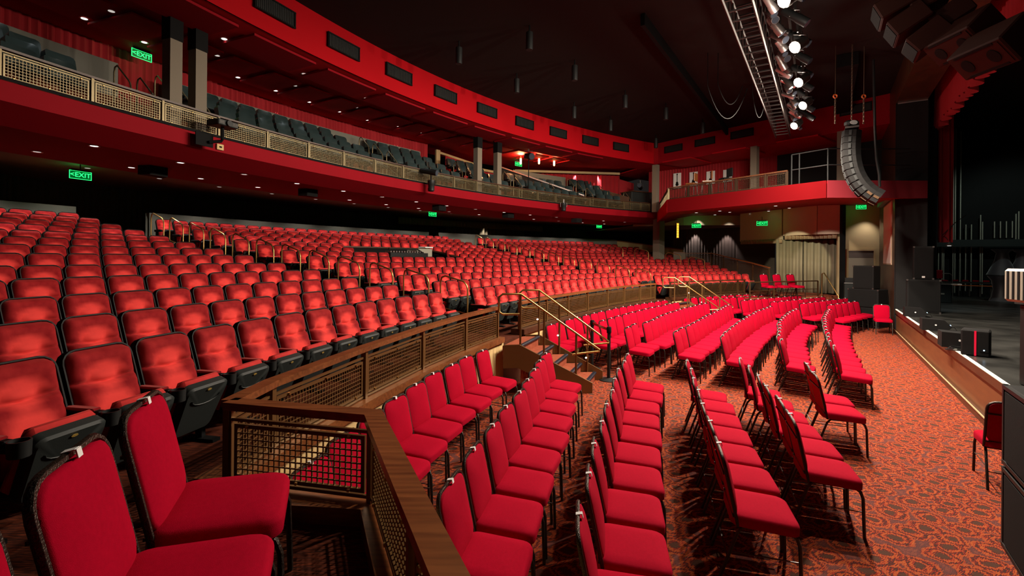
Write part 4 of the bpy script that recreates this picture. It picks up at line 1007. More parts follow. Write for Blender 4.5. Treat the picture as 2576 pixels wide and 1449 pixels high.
# ---- exit signs
def textmesh(s, size, m, depth=.004, name='lettering'):
    cu = bpy.data.curves.new(name, 'FONT'); cu.body = s; cu.size = size; cu.align_x = 'CENTER'; cu.align_y = 'CENTER'; cu.extrude = depth; cu.resolution_u = 2; cu.offset = size * .004
    o = bpy.data.objects.new(name, cu); C.objects.link(o); dg = bpy.context.evaluated_depsgraph_get(); me = bpy.data.meshes.new_from_object(o.evaluated_get(dg))
    bpy.data.objects.remove(o); me.materials.clear(); me.materials.append(m); return me
EXM = textmesh('<EXIT', .155, M['exit']); 
b = MB(); b.box((0, 0, 0), (.43, .018, .19)); EXP = b.mesh('sign_plate', M['exit_plate'])
b = MB()
for s in (-1, 1): b.box((0, .012, s * .095), (.44, .012, .010)); b.box((s * .215, .012, 0), (.010, .012, .19))
EXF = b.mesh('sign_border', M['exit'])
b = MB(); b.box((0, 0, .12), (.36, .05, .05)); b.tube([(0, 0, .13), (0, 0, .30)], .012, 6); EXS = b.mesh('sign_mount', M['dark_steel'])
def exit_sign(p, lab, yaw, sc_=1.0):
    o = thing('exit_sign', lab, 'exit sign', p, yaw); o.scale = (sc_,) * 3
    link('sign_plate', EXP, o); link('sign_border', EXF, o); link('sign_mount', EXS, o)
    t_ = link('lettering', EXM, o); t_.rotation_euler = (PI / 2, 0, PI); t_.location = (0, .012, 0)
    l = bpy.data.lights.new('sign_glow', 'POINT'); l.energy = 2.2; l.color = (.03, 1, .2); l.shadow_soft_size = .15
    g_ = bpy.data.objects.new('sign_glow', l); C.objects.link(g_); f = Vector((-math.sin(yaw), math.cos(yaw), 0)); g_.location = Vector(p) - f * .12 + Vector((0, 0, .05))
for (x, y, R, lab) in ((356, 139, 31.7, 'green exit sign on the upper left of the balcony rear wall'), (202, 441, 33, 'green exit sign under the balcony at far left'),
                       (1038, 339, 31.9, 'green exit sign on the balcony rear wall above the middle seats'), (1088, 539, 33.4, 'green exit sign under the balcony above the middle block'),
                       (1304, 413, 31.8, 'green exit sign on the balcony beside the glowing pendants'), (1608, 423, 30.2, 'green exit sign on the balcony at the right corner'),
                       (1507, 570, 34.0, 'green exit sign under the balcony above the far right seats')):
    p = HITR(x, y, R); exit_sign(p, lab, face_yaw(theta(p)), 1.0 if y != 570 else .9)
exit_sign(W(1752, 568, 24.1), 'green exit sign before the dark side wall, left of two', math.atan2(.35, -1))
exit_sign(W(1917, 562, 21.2), 'green exit sign on the beige bulkhead left of the curtain', math.atan2(.4, -1))
exit_sign(W(2166, 521, 18.7), 'green exit sign above the door behind the speaker stacks', math.atan2(.2, -1), .82)
# amber upright sign and pendants
p = W(1704, 580, 22.0); o = thing('amber_sign', 'narrow upright amber neon sign on the side wall', 'neon sign', p, .3)
b = MB(); b.box((0, 0, 0), (.10, .03, .72)); part('sign_box', b, M['dark_wood'], o)
b = MB()
for k in range(6): b.tube([(.028 * math.cos(a), -.03, .29 - .115 * k + .04 * math.sin(a)) for a in [2 * PI * j / 8 for j in range(8)]], .008, 4, closed=True)
for s in (-1, 1): b.tube([(s * .045, -.03, -.35), (s * .045, -.03, .35)], .006, 4)
part('neon_tube', b, M['amber'], o)
for k, (x, y) in enumerate(((1310, 404), (1356, 404), (1394, 409))):
    p = HITR(x, y, 30.3); p = Vector((p.x, p.y, p.z)); o = thing('pendant_lamp', 'glowing tubular pendant lamp over the balcony, %s of three' % ('left', 'middle', 'right')[k], 'pendant lamp', p, 0, 'pendant lamps over the balcony')
    b = MB(); b.tube([(0, 0, .16), (0, 0, 7.28 - p.z)], .006, 5); part('cord', b, M['black_matt'], o)
    b = MB(); b.lathe([(.02, .16), (.045, .10), (.045, .20)], 10); part('cap', b, M['brass'], o)
    b = MB(); b.lathe([(.02, -.17), (.042, -.14), (.048, 0), (.042, .10)], 10); part('bulb', b, M['pendant'], o, smooth=50)
    l = bpy.data.lights.new('pendant_glow', 'POINT'); l.energy = 190; l.color = (1, .5, .2); l.shadow_soft_size = .12; q = bpy.data.objects.new('pendant_glow', l); C.objects.link(q); q.location = p + Vector((.0, 0, .22))

# ---- balcony seats
b = MB(); o_ = rrect(.44, .42, .10, 3)
BMx = Matrix.Translation((0, .09, .64)) @ Matrix.Rotation(math.radians(14), 4, 'X')
pad(b, o_, [1, .9, .6], lambda x, z, s: .02 + .03 * (1 - s ** 3) + .10 * (abs(x) / .22) ** 2, BMx, 0, -.02); BSB = b.mesh('backrest', M['dark_seat'], 60)
b = MB(); b.bbox((0, .30, .43), (.44, .40, .09), .035); BSS = b.mesh('seat', M['dark_seat'], 60)
b = MB(); b.box((0, .25, .19), (.05, .1, .38)); b.box((-.24, .2, .5), (.04, .3, .05)); b.box((.24, .2, .5), (.04, .3, .05)); BSF = b.mesh('frame', M['black_matt'])
BSP = ('balcony_chair', 'seat', [('backrest', BSB, [], None), ('seat', BSS, [], None), ('frame', BSF, [], None)])
nb = 0
for r in range(4):
    step = math.degrees(.53 / BR[r])
    for (a0, a1, nm) in ((172, 160.6, 'far left section'), (155.7, 146.2, 'second section'), (144.4, 138.6, 'middle section'), (137.0, 133.2, 'section between the columns'), (131.6, 124.2, 'section by the pendants'), (122.6, 119.0, 'right corner section')):
        if nm == 'section by the pendants' and r == 3: continue
        n = int((a0 - a1) / step); a0_ = a0
        for k in range(n):
            th = a0 - step * k
            p = P(BR[r], th, BZ[r] - SEATH)
            if projx(p) < -60: continue
            instance(BSP, 'dark teal vinyl balcony seat, %s of the %s row, %s' % (ordn(k), ORD[r], nm), p, face_yaw(th), 'vinyl seats on the balcony')
# dark partitions among the balcony seats
slopewall('half_wall', 'dark half wall with sloping wooden cap cutting down across the balcony seats', tuple(P(31.2, 131.9).xy), tuple(P(29.0, 125.0).xy), 4.7, 4.7, 6.62, 5.32, M['black_matt'], M['rail_wood'], .08)
slopewall('half_wall', 'low dark half wall behind the balcony seats at the right corner', tuple(P(31.0, 120.5).xy), tuple(P(29.3, 118.3).xy), 4.7, 4.7, 6.2, 5.5, M['dark_wood'], M['dark_wood'], .1)
b = MB(); b.bbox((0, 0, .6), (1.5, .9, 1.2), .02); o = part('followspot_booth', b, M['black_pan']); o.location = P(29.8, 116.4, 4.7); o.rotation_euler.z = face_yaw(117)
b = MB(); b.box((0, .03, 1.22), (1.6, 1.0, .05)); part('wooden_top', b, M['dark_wood'], o); tag(o, 'black boxed counter with a wooden top at the balcony corner', 'counter')
def lantern(name, lab, p, aimdir, L=.42, r=.10, m='black_plastic', g=None, lit=False, yoke=True, fins=False, cat='stage light'):
    o = thing(name, lab, cat, p, 0, g); q = Vector(aimdir).to_track_quat('Z', 'Y').to_matrix().to_4x4()
    b = MB(); b.lathe([(r * .6, -L * .5), (r * .85, -L * .42), (r * .9, L * .1), (r, L * .14), (r, L * .5)], 12, 0, q); part('housing', b, M[m], o, smooth=40)
    b = MB(); b.lathe([(r * .9, L * .505), (r * .9, L * .515)], 12, 0, q); part('lens', b, M['lens_on' if lit else 'lens_off'], o)
    if fins:
        b = MB()
        for s in (-1, 1):
            b.box((s * r * 1.05, 0, L * .60), (.006, r * 2, r * 1.3), 0, 0, q @ Matrix.Rotation(0, 4, 'Z')); b.box((0, s * r * 1.05, L * .60), (r * 2, .006, r * 1.3), 0, 0, q)
        part('barn_doors', b, M['black_matt'], o, kind='stuff')
    if yoke:
        b = MB(); b.tube([(-r * 1.15, 0, 0), (-r * 1.15, 0, r * 1.5), (r * 1.15, 0, r * 1.5), (r * 1.15, 0, 0)], .010, 4); b.box((0, 0, r * 1.5 + .08), (.04, .04, .18)); part('yoke', b, M['dark_steel'], o)
    return o
p = P(29.6, 116.3, 6.12); lantern('followspot', 'black followspot on the counter at the balcony corner', p + Vector((0, 0, .12)), (-.4, -1, .1), .7, .13)
# ---- projector and moving lights clamped to the balcony front
p = HITR(560, 313, 27.95); yaw = face_yaw(theta(p)); o = thing('projector', 'black projector with a round lens on a bracket at the balcony front', 'projector', p, yaw); o.scale = (.7,) * 3
b = MB(); b.bbox((0, 0, 0), (.62, .5, .17), .02); part('case', b, M['putty'].copy() if False else M['black_pan'], o)
b = MB(); b.lathe([(.06, .25), (.085, .26), (.085, .31), (.05, .31)], 12, 0, Matrix.Rotation(-PI / 2, 4, 'X')); part('lens', b, M['black_plastic'], o)
b = MB(); 
for s in (-1, 1):
    for k in range(7): b.box((s * .2 - .06 + .02 * k, .252, .0), (.006, .008, .09))
part('vents', b, M['dark_steel'], o, kind='stuff')
b = MB(); b.box((-.1, .255, .05), (.02, .01, .014)); part('red_light', b, M['red_led'], o)
b = MB(); b.tube([(0, 0, -.08), (0, 0, -.42), (0, -.05, -.48), (.25, -.2, -.55)], .045, 8); b.box((.35, -.26, -.5), (.5, .03, .36)); part('bracket', b, M['black_matt'], o)
for k, (x, y, lab) in enumerate(((1085, 468, 'black moving light hung below the balcony rail by the middle seats'), (1418, 521, 'black moving light on the balcony front near the far stairs'))):
    p = HITR(x, y, 28.0); lantern('moving_light', lab, p, (0, 0, 1), .36, .12)
p = HITR(1078, 432, 28.1); lantern('moving_light', 'dark profile spotlight clamped on the balcony rail above the moving light', p, P(10, 100, 1) - p, .6, .1)
p = HITR(1330, 393, 29.0); o = lantern('moving_light', 'black spotlight on a stand on the balcony by the pendants', p, (.5, -.8, -.2), .5, .15)
b = MB(); b.tube([(0, 0, -.1), (0, 0, -1.75)], .02, 6); part('stand', b, M['black_matt'], o)
b = MB(); b.box((0, 0, 0), (.14, .02, .14)); 
for k, (x, y) in enumerate(((554, 370), (1082, 477))):
    p = HITR(x, y, 28.27); o = thing('socket_plate', 'small cream socket plate on the red balcony front, %s' % ('left' if k == 0 else 'right'), 'socket', p, face_yaw(theta(p)))
    b = MB(); b.bbox((0, 0, 0), (.15, .02, .12), .006); part('plate', b, M['cream'], o); b = MB(); b.box((0, .014, 0), (.05, .012, .03)); part('socket_face', b, M['black_matt'], o)
# small dark speakers tucked under the balcony soffit
for k, (x, y) in enumerate(((390, 428), (778, 485), (1107, 525), (1280, 545), (1452, 558))):
    p = ONZ(x, y - 8, 4.2); o = thing('soffit_speaker', 'black angled speaker under the balcony soffit, %s from the left' % ORD[k], 'speaker', p, face_yaw(theta(p)), 'speakers under the balcony soffit')
    b = MB(); b.prism([(-.26, -.14), (.26, -.14), (.18, .14), (-.18, .14)], -.20, 0); part('cabinet', b, M['speaker'], o)
    b = MB(); b.box((0, .145, -.1), (.34, .012, .17)); part('grille', b, M['grille'], o)

# ================================================================== TRUSS AND RIG
t = thing('lighting_truss', 'long aluminium box truss hanging in front of the stage', 'truss', TR(0, 0, 6.6)); O = TR(0, 0, 6.6)
for v_ in (0, .42):
    for z in (6.6, 7.05): b = MB(); b.tube([TR(-8, v_, z) - O, TR(10.35, v_, z) - O], .026, 6); part('chord', b, M['dark_steel'], t)
b = MB(); u = -8
while u < 10.3:
    for z in (6.6, 7.05): b.tube([TR(u, 0, z) - O, TR(u, .42, z) - O], .018, 4, cap=False)
    b.tube([TR(u, 0, 6.6) - O, TR(u + .2, 0, 7.05) - O, TR(u + .4, 0, 6.6) - O], .014, 4, cap=False); b.tube([TR(u, .42, 6.6) - O, TR(u + .2, .42, 7.05) - O, TR(u + .4, .42, 6.6) - O], .014, 4, cap=False)
    u += .4
part('lattice', b, M['dark_steel'], t, kind='stuff')
for u in (-6, -2, 2, 6, 10): b = MB(); b.tube([TR(u, .21, 7.05) - O, TR(u, .21, 8.14) - O], .015, 5); part('hanger', b, M['dark_steel'], t)
t = thing('lighting_pipe', 'black pipe carrying the row of lanterns beside the truss', 'pipe', TR(0, .95, 6.75)); O = TR(0, .95, 6.75)
b = MB(); b.tube([TR(-8, .95, 6.78) - O, TR(9.6, .80, 6.78) - O], .025, 6); part('pipe', b, M['dark_steel'], t)
b = MB(); b.tube([TR(-2, .68, 6.78) - O, TR(9.6, .68, 6.78) - O], .02, 6); part('pipe', b, M['dark_steel'], t)
for k in range(9): b = MB(); b.tube([TR(-8 + 2.1 * k, .42, 6.9) - O, TR(-8 + 2.1 * k, .93, 6.78) - O], .014, 5); part('outrigger', b, M['dark_steel'], t)
for j, p in enumerate(LIT):
    aim = (-V * .55 - U * .70 + Vector((0, 0, -.55))).normalized()
    o = lantern('fresnel_lantern', 'burning stage lantern on the truss pipe, %s from the camera end' % ORD[j], p, aim, .30, .115, 'dark_steel', 'burning lanterns on the truss', True, True, False)
    b = MB(); b.tube([(0, 0, .3), (0, 0, 6.80 - p.z)], .014, 5); part('hanger', b, M['dark_steel'], o)
for j in range(34):
    u = -1.2 + .31 * j; r = random.uniform(.055, .085); aim = V * random.uniform(.3, 1) + U * random.uniform(-.8, .8) + Vector((0, 0, -random.uniform(.5, 1.2)))
    lantern('par_lantern', 'unlit silver lantern hanging beside the truss, %s from the camera end' % ordn(j), TR(u, .68 + random.uniform(-.05, .05), 6.58 + random.uniform(-.05, .03)), aim, random.uniform(.26, .4), r, 'steel' if j % 3 else 'dark_steel', 'unlit lanterns beside the truss')
for j in range(9):
    u = .2 + .95 * j
    lantern('profile_lantern', 'dark unlit lantern on the stage side of the pipe, %s from the camera end' % ORD[j], TR(u, .98, 6.58), V + Vector((0, 0, -.9)) + U * random.uniform(-.3, .3), .5, .08, 'black_plastic', 'dark lanterns on the pipe')
for k, (x0, y0, x1, y1, sg) in enumerate(((1780, 216, 1880, 222, .9), (1806, 212, 1868, 216, .55), (1893, 235, 1925, 250, .6))):
    a = W(x0, y0, 13.2); c = W(x1, y1, 13.2); o = thing('hanging_cable', 'slack black cable looping down from the dark ceiling, %s from the left' % ORD[k], 'cable', a, 0, 'slack cables under the ceiling')
    b = MB(); d = c - a; b.tube([d * s + Vector((0, 0, -4 * sg * s * (1 - s) * 1.0)) for s in [j / 14 for j in range(15)]], .012, 5); b.tube([(0, 0, 0), (0, 0, 8.14 - a.z)], .01, 4); part('cable', b, M['black_plastic'], o)
for k, (x, y) in enumerate(((.39, 11.73), (-1.49, 12.62), (1.8, 13.73), (.1, 14.8), (3.89, 16.2), (2.28, 17.47), (5.74, 17.51), (4.0, 19.12), (7.9, 19.39), (6.75, 21.97))):
    o = thing('ceiling_cylinder', 'black cylinder downlight hanging from the dark ceiling, %s nearest' % ORD[k], 'ceiling light', (x, y, 8.14), 0, 'black cylinder lights')
    b = MB(); b.lathe([(.085, -.62), (.09, -.6), (.09, -.18), (.05, -.16)], 12); part('cylinder', b, M['black_plastic'], o, smooth=40); b = MB(); b.tube([(0, 0, -.16), (0, 0, 0)], .02, 6); part('stem', b, M['black_matt'], o)

# ---- curved line array by the proscenium
top = W(2142, 332, 12.6); vv = V.normalized(); t = thing('line_array', 'black curved line array of speakers hanging before the proscenium', 'speaker array', top)
cur = Vector((0, 0, 0)); ang = -4.0; uu = U; N_ = 12
for k in range(N_):
    a = math.radians(ang); dn = vv * math.sin(a) + Vector((0, 0, -math.cos(a))); fr = -vv * math.cos(a) + Vector((0, 0, -math.sin(a)))
    Mx = Matrix((( *uu, 0), (*fr, 0), (*(-dn), 0), (0, 0, 0, 1))).transposed(); Mx.translation = cur + dn * .09
    b = MB(); b.prism([(-.34, .16), (-.16, .20), (.16, .20), (.34, .16), (.34, -.10), (.22, -.22), (-.22, -.22), (-.34, -.10)], -.082, .082, 0, Mx)
    o = part('array_cabinet', b, M['speaker'], t)
    b = MB()
    for s in (-1, 1): b.box((s * .17, .205, 0), (.022, .02, .16), 0, 0, Mx); b.box((s * .355, .03, 0), (.02, .06, .13), 0, 0, Mx)
    part('rigging_bar', b, M['bronze_d'] if k > 9 else M['black_plastic'], o)
    cur += dn * .172; ang += 1.2 + k * .85
b = MB(); b.box((0, 0, .06), (.7, .3, .05), math.atan2(uu.y, uu.x)); part('bumper_frame', b, M['dark_steel'], t)
t = thing('chain_hoist', 'black chain hoist with pale oval badge above the line array', 'hoist', top + Vector((0, 0, .22)))
b = MB(); b.bbox((0, 0, 0), (.34, .2, .18), .05); part('motor', b, M['black_plastic'], t)
b = MB(); b.lathe([(.06, 0), (.06, .01)], 12, 0, Matrix.Translation((-.02, -.105, .01)) @ Matrix.Rotation(PI / 2, 4, 'X') @ Matrix.Diagonal((1.7, 1, 1, 1))); part('badge', b, M['white'], t)
b = MB(); h = 8.14 - top.z - .22
for j in range(int(h / .05)): b.box((.0, 0, .1 + .05 * j), (.035 if j % 2 else .012, .012 if j % 2 else .035, .04))
part('chain', b, M['chain'], t, kind='stuff')
for k, dx in enumerate((-.38, .40)):
    o = thing('rigging_hook', 'orange hook and chain above the line array, %s one' % ('left', 'right')[k], 'hook', top + Vector((dx, .1, 1.0)))
    b = MB(); b.tube([(.05 * math.cos(a), 0, .05 * math.sin(a)) for a in [2 * PI * j / 8 for j in range(8)]], .02, 5, closed=True); part('hook', b, M['orange'], o)
    b = MB()
    for j in range(12): b.box((.0, 0, -.07 - .06 * j), (.04 if j % 2 else .014, .014 if j % 2 else .04, .05))
    b.tube([(0, 0, .05), (0, 0, 8.14 - top.z - 1.0)], .008, 4); part('chain', b, M['chain'], o, kind='stuff')
a = W(2199, 195, 12.8); o = thing('cable_bundle', 'thick black cable drop beside the line array', 'cable', a)
b = MB(); pts = [W(x, y, 12.8) - a for x, y in ((2197, 150), (2199, 230), (2201, 330), (2205, 400), (2212, 440), (2213, 470))]; b.tube(pts, .035, 6); part('cable', b, M['black_plastic'], o, smooth=60)
# ---- centre cluster, top right
def cab(name, lab, p, d, Mrot, m, g, holes=False):
    o = thing(name, lab, 'speaker', p, 0, g)
    b = MB(); b.bbox((0, 0, 0), d, .02, 0, 0, Mrot); part('cabinet', b, m, o)
    b = MB(); b.box((0, d[1] / 2 + .004, 0), (d[0] * .86, .012, d[2] * .8), 0, 0, Mrot); part('grille', b, M['grille'] if not holes else m, o)
    if holes:
        b = MB()
        for s in (-1, 1): b.lathe([(.10, 0), (.10, .012)], 14, 0, Mrot @ Matrix.Translation((s * .17, d[1] / 2 + .008, 0)) @ Matrix.Rotation(-PI / 2, 4, 'X') @ Matrix.Diagonal((.7, 1, 1, 1)))
        b.box((0, d[1] / 2 + .01, d[2] * .40), (d[0] * .7, .012, .03), 0, 0, Mrot); b.box((0, d[1] / 2 + .01, -d[2] * .40), (d[0] * .7, .012, .03), 0, 0, Mrot); part('ports', b, M['black_matt'], o)
    return o
def rot(fr, up=Vector((0, 0, 1))):
    f = Vector(fr).normalized(); s_ = f.cross(up).normalized(); u_ = s_.cross(f); return Matrix((tuple(s_) + (0,), tuple(f) + (0,), tuple(u_) + (0,), (0, 0, 0, 1))).transposed()
for k, (x, y, Y, dz) in enumerate(((2248, 22, 7.6, -.45), (2282, 62, 7.5, -.6), (2330, 100, 7.4, -.75), (2330, 5, 7.4, -.45), (2385, 48, 7.3, -.6))):
    cab('hanging_speaker', 'red brown speaker of the cluster above the stage, %s from the left' % ORD[k], W(x, y, Y), (.56, .5, .3), rot(-V + Vector((0, 0, dz))), M['brown_box'], 'speakers of the ceiling cluster')
for k, (x, y, Y) in enumerate(((2425, 92, 6.9), (2500, 120, 6.3))):
    cab('hanging_speaker', 'wide ported speaker at the bottom of the ceiling cluster, %s one' % ('left', 'right')[k], W(x, y, Y), (.72, .5, .42), rot(-V * .7 - U * .5 + Vector((0, 0, -.9))), M['brown_box'], 'speakers of the ceiling cluster', True)

# ================================================================== STAGE
def hang(name, lab, p, q, z0, z1, m, amp, pitch, cat='curtain', scallop=0):
    a = Vector((p.x, p.y, 0)); d = Vector((q.x - p.x, q.y - p.y, 0)); L = d.length; t_ = d.normalized(); nn = Vector((t_.y, -t_.x, 0)); n = int(L / pitch * 8)
    vs = []; nz = 4
    for i in range(nz):
        f = i / (nz - 1)
        for j in range(n + 1):
            s = j / n * L; w_ = amp * math.sin(2 * PI * s / pitch) * (1.3 - .5 * f); zb = z0 + scallop * math.sin(2 * PI * s / pitch * .5) + scallop * .6 * math.sin(2 * PI * s / 1.7)
            vs.append(tuple(t_ * s + nn * w_) [:2] + (zb + (z1 - zb) * f,))
    fs = [(i * (n + 1) + j, i * (n + 1) + j + 1, (i + 1) * (n + 1) + j + 1, (i + 1) * (n + 1) + j) for i in range(nz - 1) for j in range(n)]
    b = MB(); b.add(vs, fs); o = part(name, b, m, smooth=70); o.location = a; return tag(o, lab, cat)
va = S(1.7, 1.15); vb = S(-17, 1.15)
hang('stage_valance', 'scalloped red pleated valance across the top of the stage opening', va, vb, 6.62, 9.3, M['red_curtain'], .09, .24, 'curtain', .07)
hang('stage_leg_curtain', 'narrow red side curtain hanging at the far end of the stage opening', S(1.8, 1.25), S(1.95, 1.66), 2.92, 8.8, M['red_curtain'], .07, .22)
for k, (u0, v0, u1, v1) in enumerate(((1.0, .85, 1.3, 1.1), (5.6, 4.3, 5.2, 6.2), (4.6, 6.6, 4.0, 8.6), (3.2, 9.0, 1.6, 11.4))):
    hang('black_drape', 'tall black stage drape, %s from the proscenium' % ORD[k], S(u0, v0), S(u1, v1), .78 if k == 0 else 3.4, 10, M['black_cloth'], .06, .3)
def wingv(px, u):
    r = (px - 1288) / FPX; q = LIP0 + U * u; return (r * q.y - q.x) / (V.x - r * V.y)
for k, (px, z0, z1) in enumerate(((2348, .8, 5), (2361, 1.5, 4), (2370, .9, 4.2), (2374, 1.2, 4.2), (2397, .9, 9), (2402, .9, 9), (2415, 1.0, 8), (2429, 1.0, 3.9), (2443, 1.0, 3.9), (2466, 1.0, 4.3), (2471, .9, 4.0), (2501, 3.3, 4.0), (2516, 3.3, 4.0), (2531, 3.3, 4.0), (2546, 3.3, 4.0), (2555, 3.2, 4.3), (2562, 3.2, 4.4))):
    o = thing('rope_line', 'pale vertical rope of the fly rigging on the wing wall, %s from the left' % ordn(k), 'rope', S(8.75, wingv(px, 8.75), z0), 0, 'ropes on the wing wall')
    b = MB(); b.tube([(0, 0, 0), (0, 0, z1 - z0)], .022, 5); part('rope', b, M['putty'], o)
t = thing('wing_beam', 'black horizontal beam crossing the wing wall behind the stage', 'beam', S(8.55, 0, 3.08)); b = MB(); b.box((V * 6.8), (14, .12, .30), math.atan2(V.y, V.x)); part('beam', b, M['black_pan'], t)
t = thing('locking_rail', 'rope locking rail with red handles along the wing wall', 'rail', S(8.3, 1.6, .76)); O = S(8.3, 1.6, .76); wy = math.atan2(V.y, V.x)
b = MB(); b.box(V * 3.6 + Vector((0, 0, .62)), (5.6, .16, .07), wy); part('rail', b, M['dark_steel'], t)
b = MB(); b.box(V * 3.6 + Vector((0, 0, .50)), (5.0, .17, .03), wy); part('orange_strip', b, M['orange'], t)
for j in range(16):
    b = MB(); b.bbox(V * (1.2 + .32 * j) + Vector((0, 0, .70)) - U * .06, (.2, .06, .07), .01, wy); part('rope_lock', b, M['red_paint'], t)
b = MB()
for j in range(17): b.box(V * (1.0 + .33 * j) + Vector((0, 0, .28)), (.05, .05, .5), wy)
part('rail_post', b, M['dark_steel'], t, kind='stuff')
# loudspeakers on stage
def stack_cab(name, lab, p, d, yaw, g=None, handle=False, badge=False, m=None):
    o = thing(name, lab, 'speaker', p, yaw, g)
    b = MB(); b.bbox((0, 0, d[2] / 2), d, .018); part('cabinet', b, m or M['speaker'], o)
    b = MB(); b.box((0, d[1] / 2 + .005, d[2] / 2), (d[0] * .88, .014, d[2] * .9)); part('grille', b, M['grille'], o)
    b = MB()
    for s in (-1, 1):
        for z in (.02, d[2] - .02): b.box((s * (d[0] / 2 - .015), d[1] / 2 - .01, z), (.045, .05, .045))
    part('corner_caps', b, M['dark_steel'], o, kind='stuff')
    if handle: b = MB(); b.box((0, d[1] / 2 + .012, d[2] / 2), (.15, .012, .03)); b.box((0, d[1] / 2 + .012, d[2] / 2 - .07), (.15, .012, .03)); part('handle_recess', b, M['black_matt'], o)
    if badge: b = MB(); b.box((0, d[1] / 2 + .014, .07), (.07, .006, .05)); part('badge', b, M['white'], o)
    return o
p = S(-.52, .52, .76); fy = math.atan2(.62, -.78); fy2 = math.atan2(.80, -.45)
stack_cab('subwoofer', 'large black subwoofer standing on stage before the proscenium pillar', (12.33, 13.95, .76), (.76, .6, .98), fy)
stack_cab('loudspeaker', 'tall black loudspeaker on top of the stage subwoofer', (12.33, 13.95, 1.745), (.46, .42, .98), fy, badge=True)
stack_cab('subwoofer', 'black subwoofer on the pit floor, bottom of the stack by the proscenium', S(1.2, -.64, 0), (.95, .7, .68), fy2, handle=True)
stack_cab('subwoofer', 'black subwoofer second in the stack by the proscenium', S(1.18, -.64, .685), (.92, .7, .62), fy2, handle=True)
stack_cab('loudspeaker', 'upright black loudspeaker topping the stack by the proscenium', S(1.12, -.68, 1.31), (.62, .5, .80), fy2, handle=True)
o = thing('equipment_case', 'tall black wheeled equipment case against the side wall', 'case', (13.85, 18.55, 0), math.atan2(.55, -.84))
b = MB(); b.bbox((0, 0, .72), (1.0, .7, 1.34), .02); part('case_body', b, M['black_pan'], o)
b = MB(); b.box((0, .356, 1.39), (1.0, .012, .02)); b.box((-.49, .356, .9), (.02, .012, .9)); part('trim_strip', b, M['steel'], o)
b = MB(); b.box((.0, .1, 1.50), (.95, .5, .18)); part('lid', b, M['black_plastic'], o)
b = MB()
for sx_ in (-1, 1):
    for sy_ in (-1, 1): b.lathe([(.04, -.02), (.05, 0), (.04, .02)], 10, 0, Matrix.Translation((sx_ * .4, sy_ * .28, .05)) @ Matrix.Rotation(PI / 2, 4, 'Y'))
part('castors', b, M['dark_steel'], o, kind='stuff')
o = thing('wall_poster', 'tall pale poster on the proscenium side wall', 'poster', S(1.9, -.06, 3.22), math.atan2(U.y, U.x))
b = MB(); b.box((0, 0, 0), (2.3, .03, 2.05)); part('print', b, M['poster_pink'], o)
b = MB()
for s in (-1, 1): b.box((0, -.012, s * 1.04), (2.4, .04, .05)); b.box((s * 1.17, -.012, 0), (.05, .04, 2.1))
part('frame', b, M['beige'], o)
b = MB(); b.box(S(2.1, -.12, 4.45), (3.0, .2, .25), math.atan2(U.y, U.x)); struct('trim_10', b, M['dark_wood'])
# floor wedges along the stage edge
for k, (px, py, sc_) in enumerate(((2300, 796, 1), (2350, 830, 1), (2408, 872, 1.05))):
    p = ONZ(px, py, .76); o = thing('stage_monitor', 'black wedge monitor on the stage edge, %s from the far end' % ORD[k], 'stage monitor', p, math.atan2(V.y, V.x) , 'wedge monitors on the stage edge'); o.scale = (sc_ * .8,) * 3
    Mx = Matrix.Rotation(PI / 2, 4, 'X')
    b = MB(); b.prism([(-.28, 0), (.22, 0), (.34, .12), (.18, .30), (-.28, .32)], -.22, .22, 0, Mx); part('cabinet', b, M['speaker'], o)
    b = MB(); b.lathe([(.022, 0), (.022, .006)], 10, 0, Matrix.Translation((.0, -.225, .16)) @ Mx); part('badge', b, M['white'], o)
    b = MB(); b.tube([(.30, .0, .10), (.42, .02, .10), (.46, .0, .02), (.36, -.02, .01), (.2, -.3, .01)], .010, 5); part('cable', b, M['black_matt'], o)
    b = MB(); b.box((.315, -.1, .16), (.02, .04, .02)); part('blue_light', b, M['blue_led'], o)
p = ONZ(2455, 893, .76); o = thing('front_speaker', 'small upright black speaker with red stripe on the stage edge', 'speaker', p, math.atan2(.74, -.67))
b = MB(); b.bbox((0, 0, .21), (.34, .34, .42), .02); part('cabinet', b, M['speaker'], o)
b = MB(); b.box((.0, .173, .21), (.025, .006, .40)); b.box((0, .173, .21), (.02, .008, .4)); part('red_stripe', b, M['red_tape'], o)
b = MB(); b.box((-.1, .174, .23), (.10, .008, .30)); part('rear_panel', b, M['grille'], o)
b = MB(); b.box((-.1, .18, .11), (.015, .006, .015)); part('blue_light', b, M['blue_led'], o)
o = thing('cable_coil', 'loose black cables coiled at the stage edge', 'cable', ONZ(2420, 882, .765)); b = MB()
b.tube([(.28 * math.cos(a) * (1 - a / 30), .12 * math.sin(a) * (1 + a / 40), .01 + .002 * a) for a in [j * .4 for j in range(40)]], .009, 4); part('cable', b, M['black_plastic'], o)
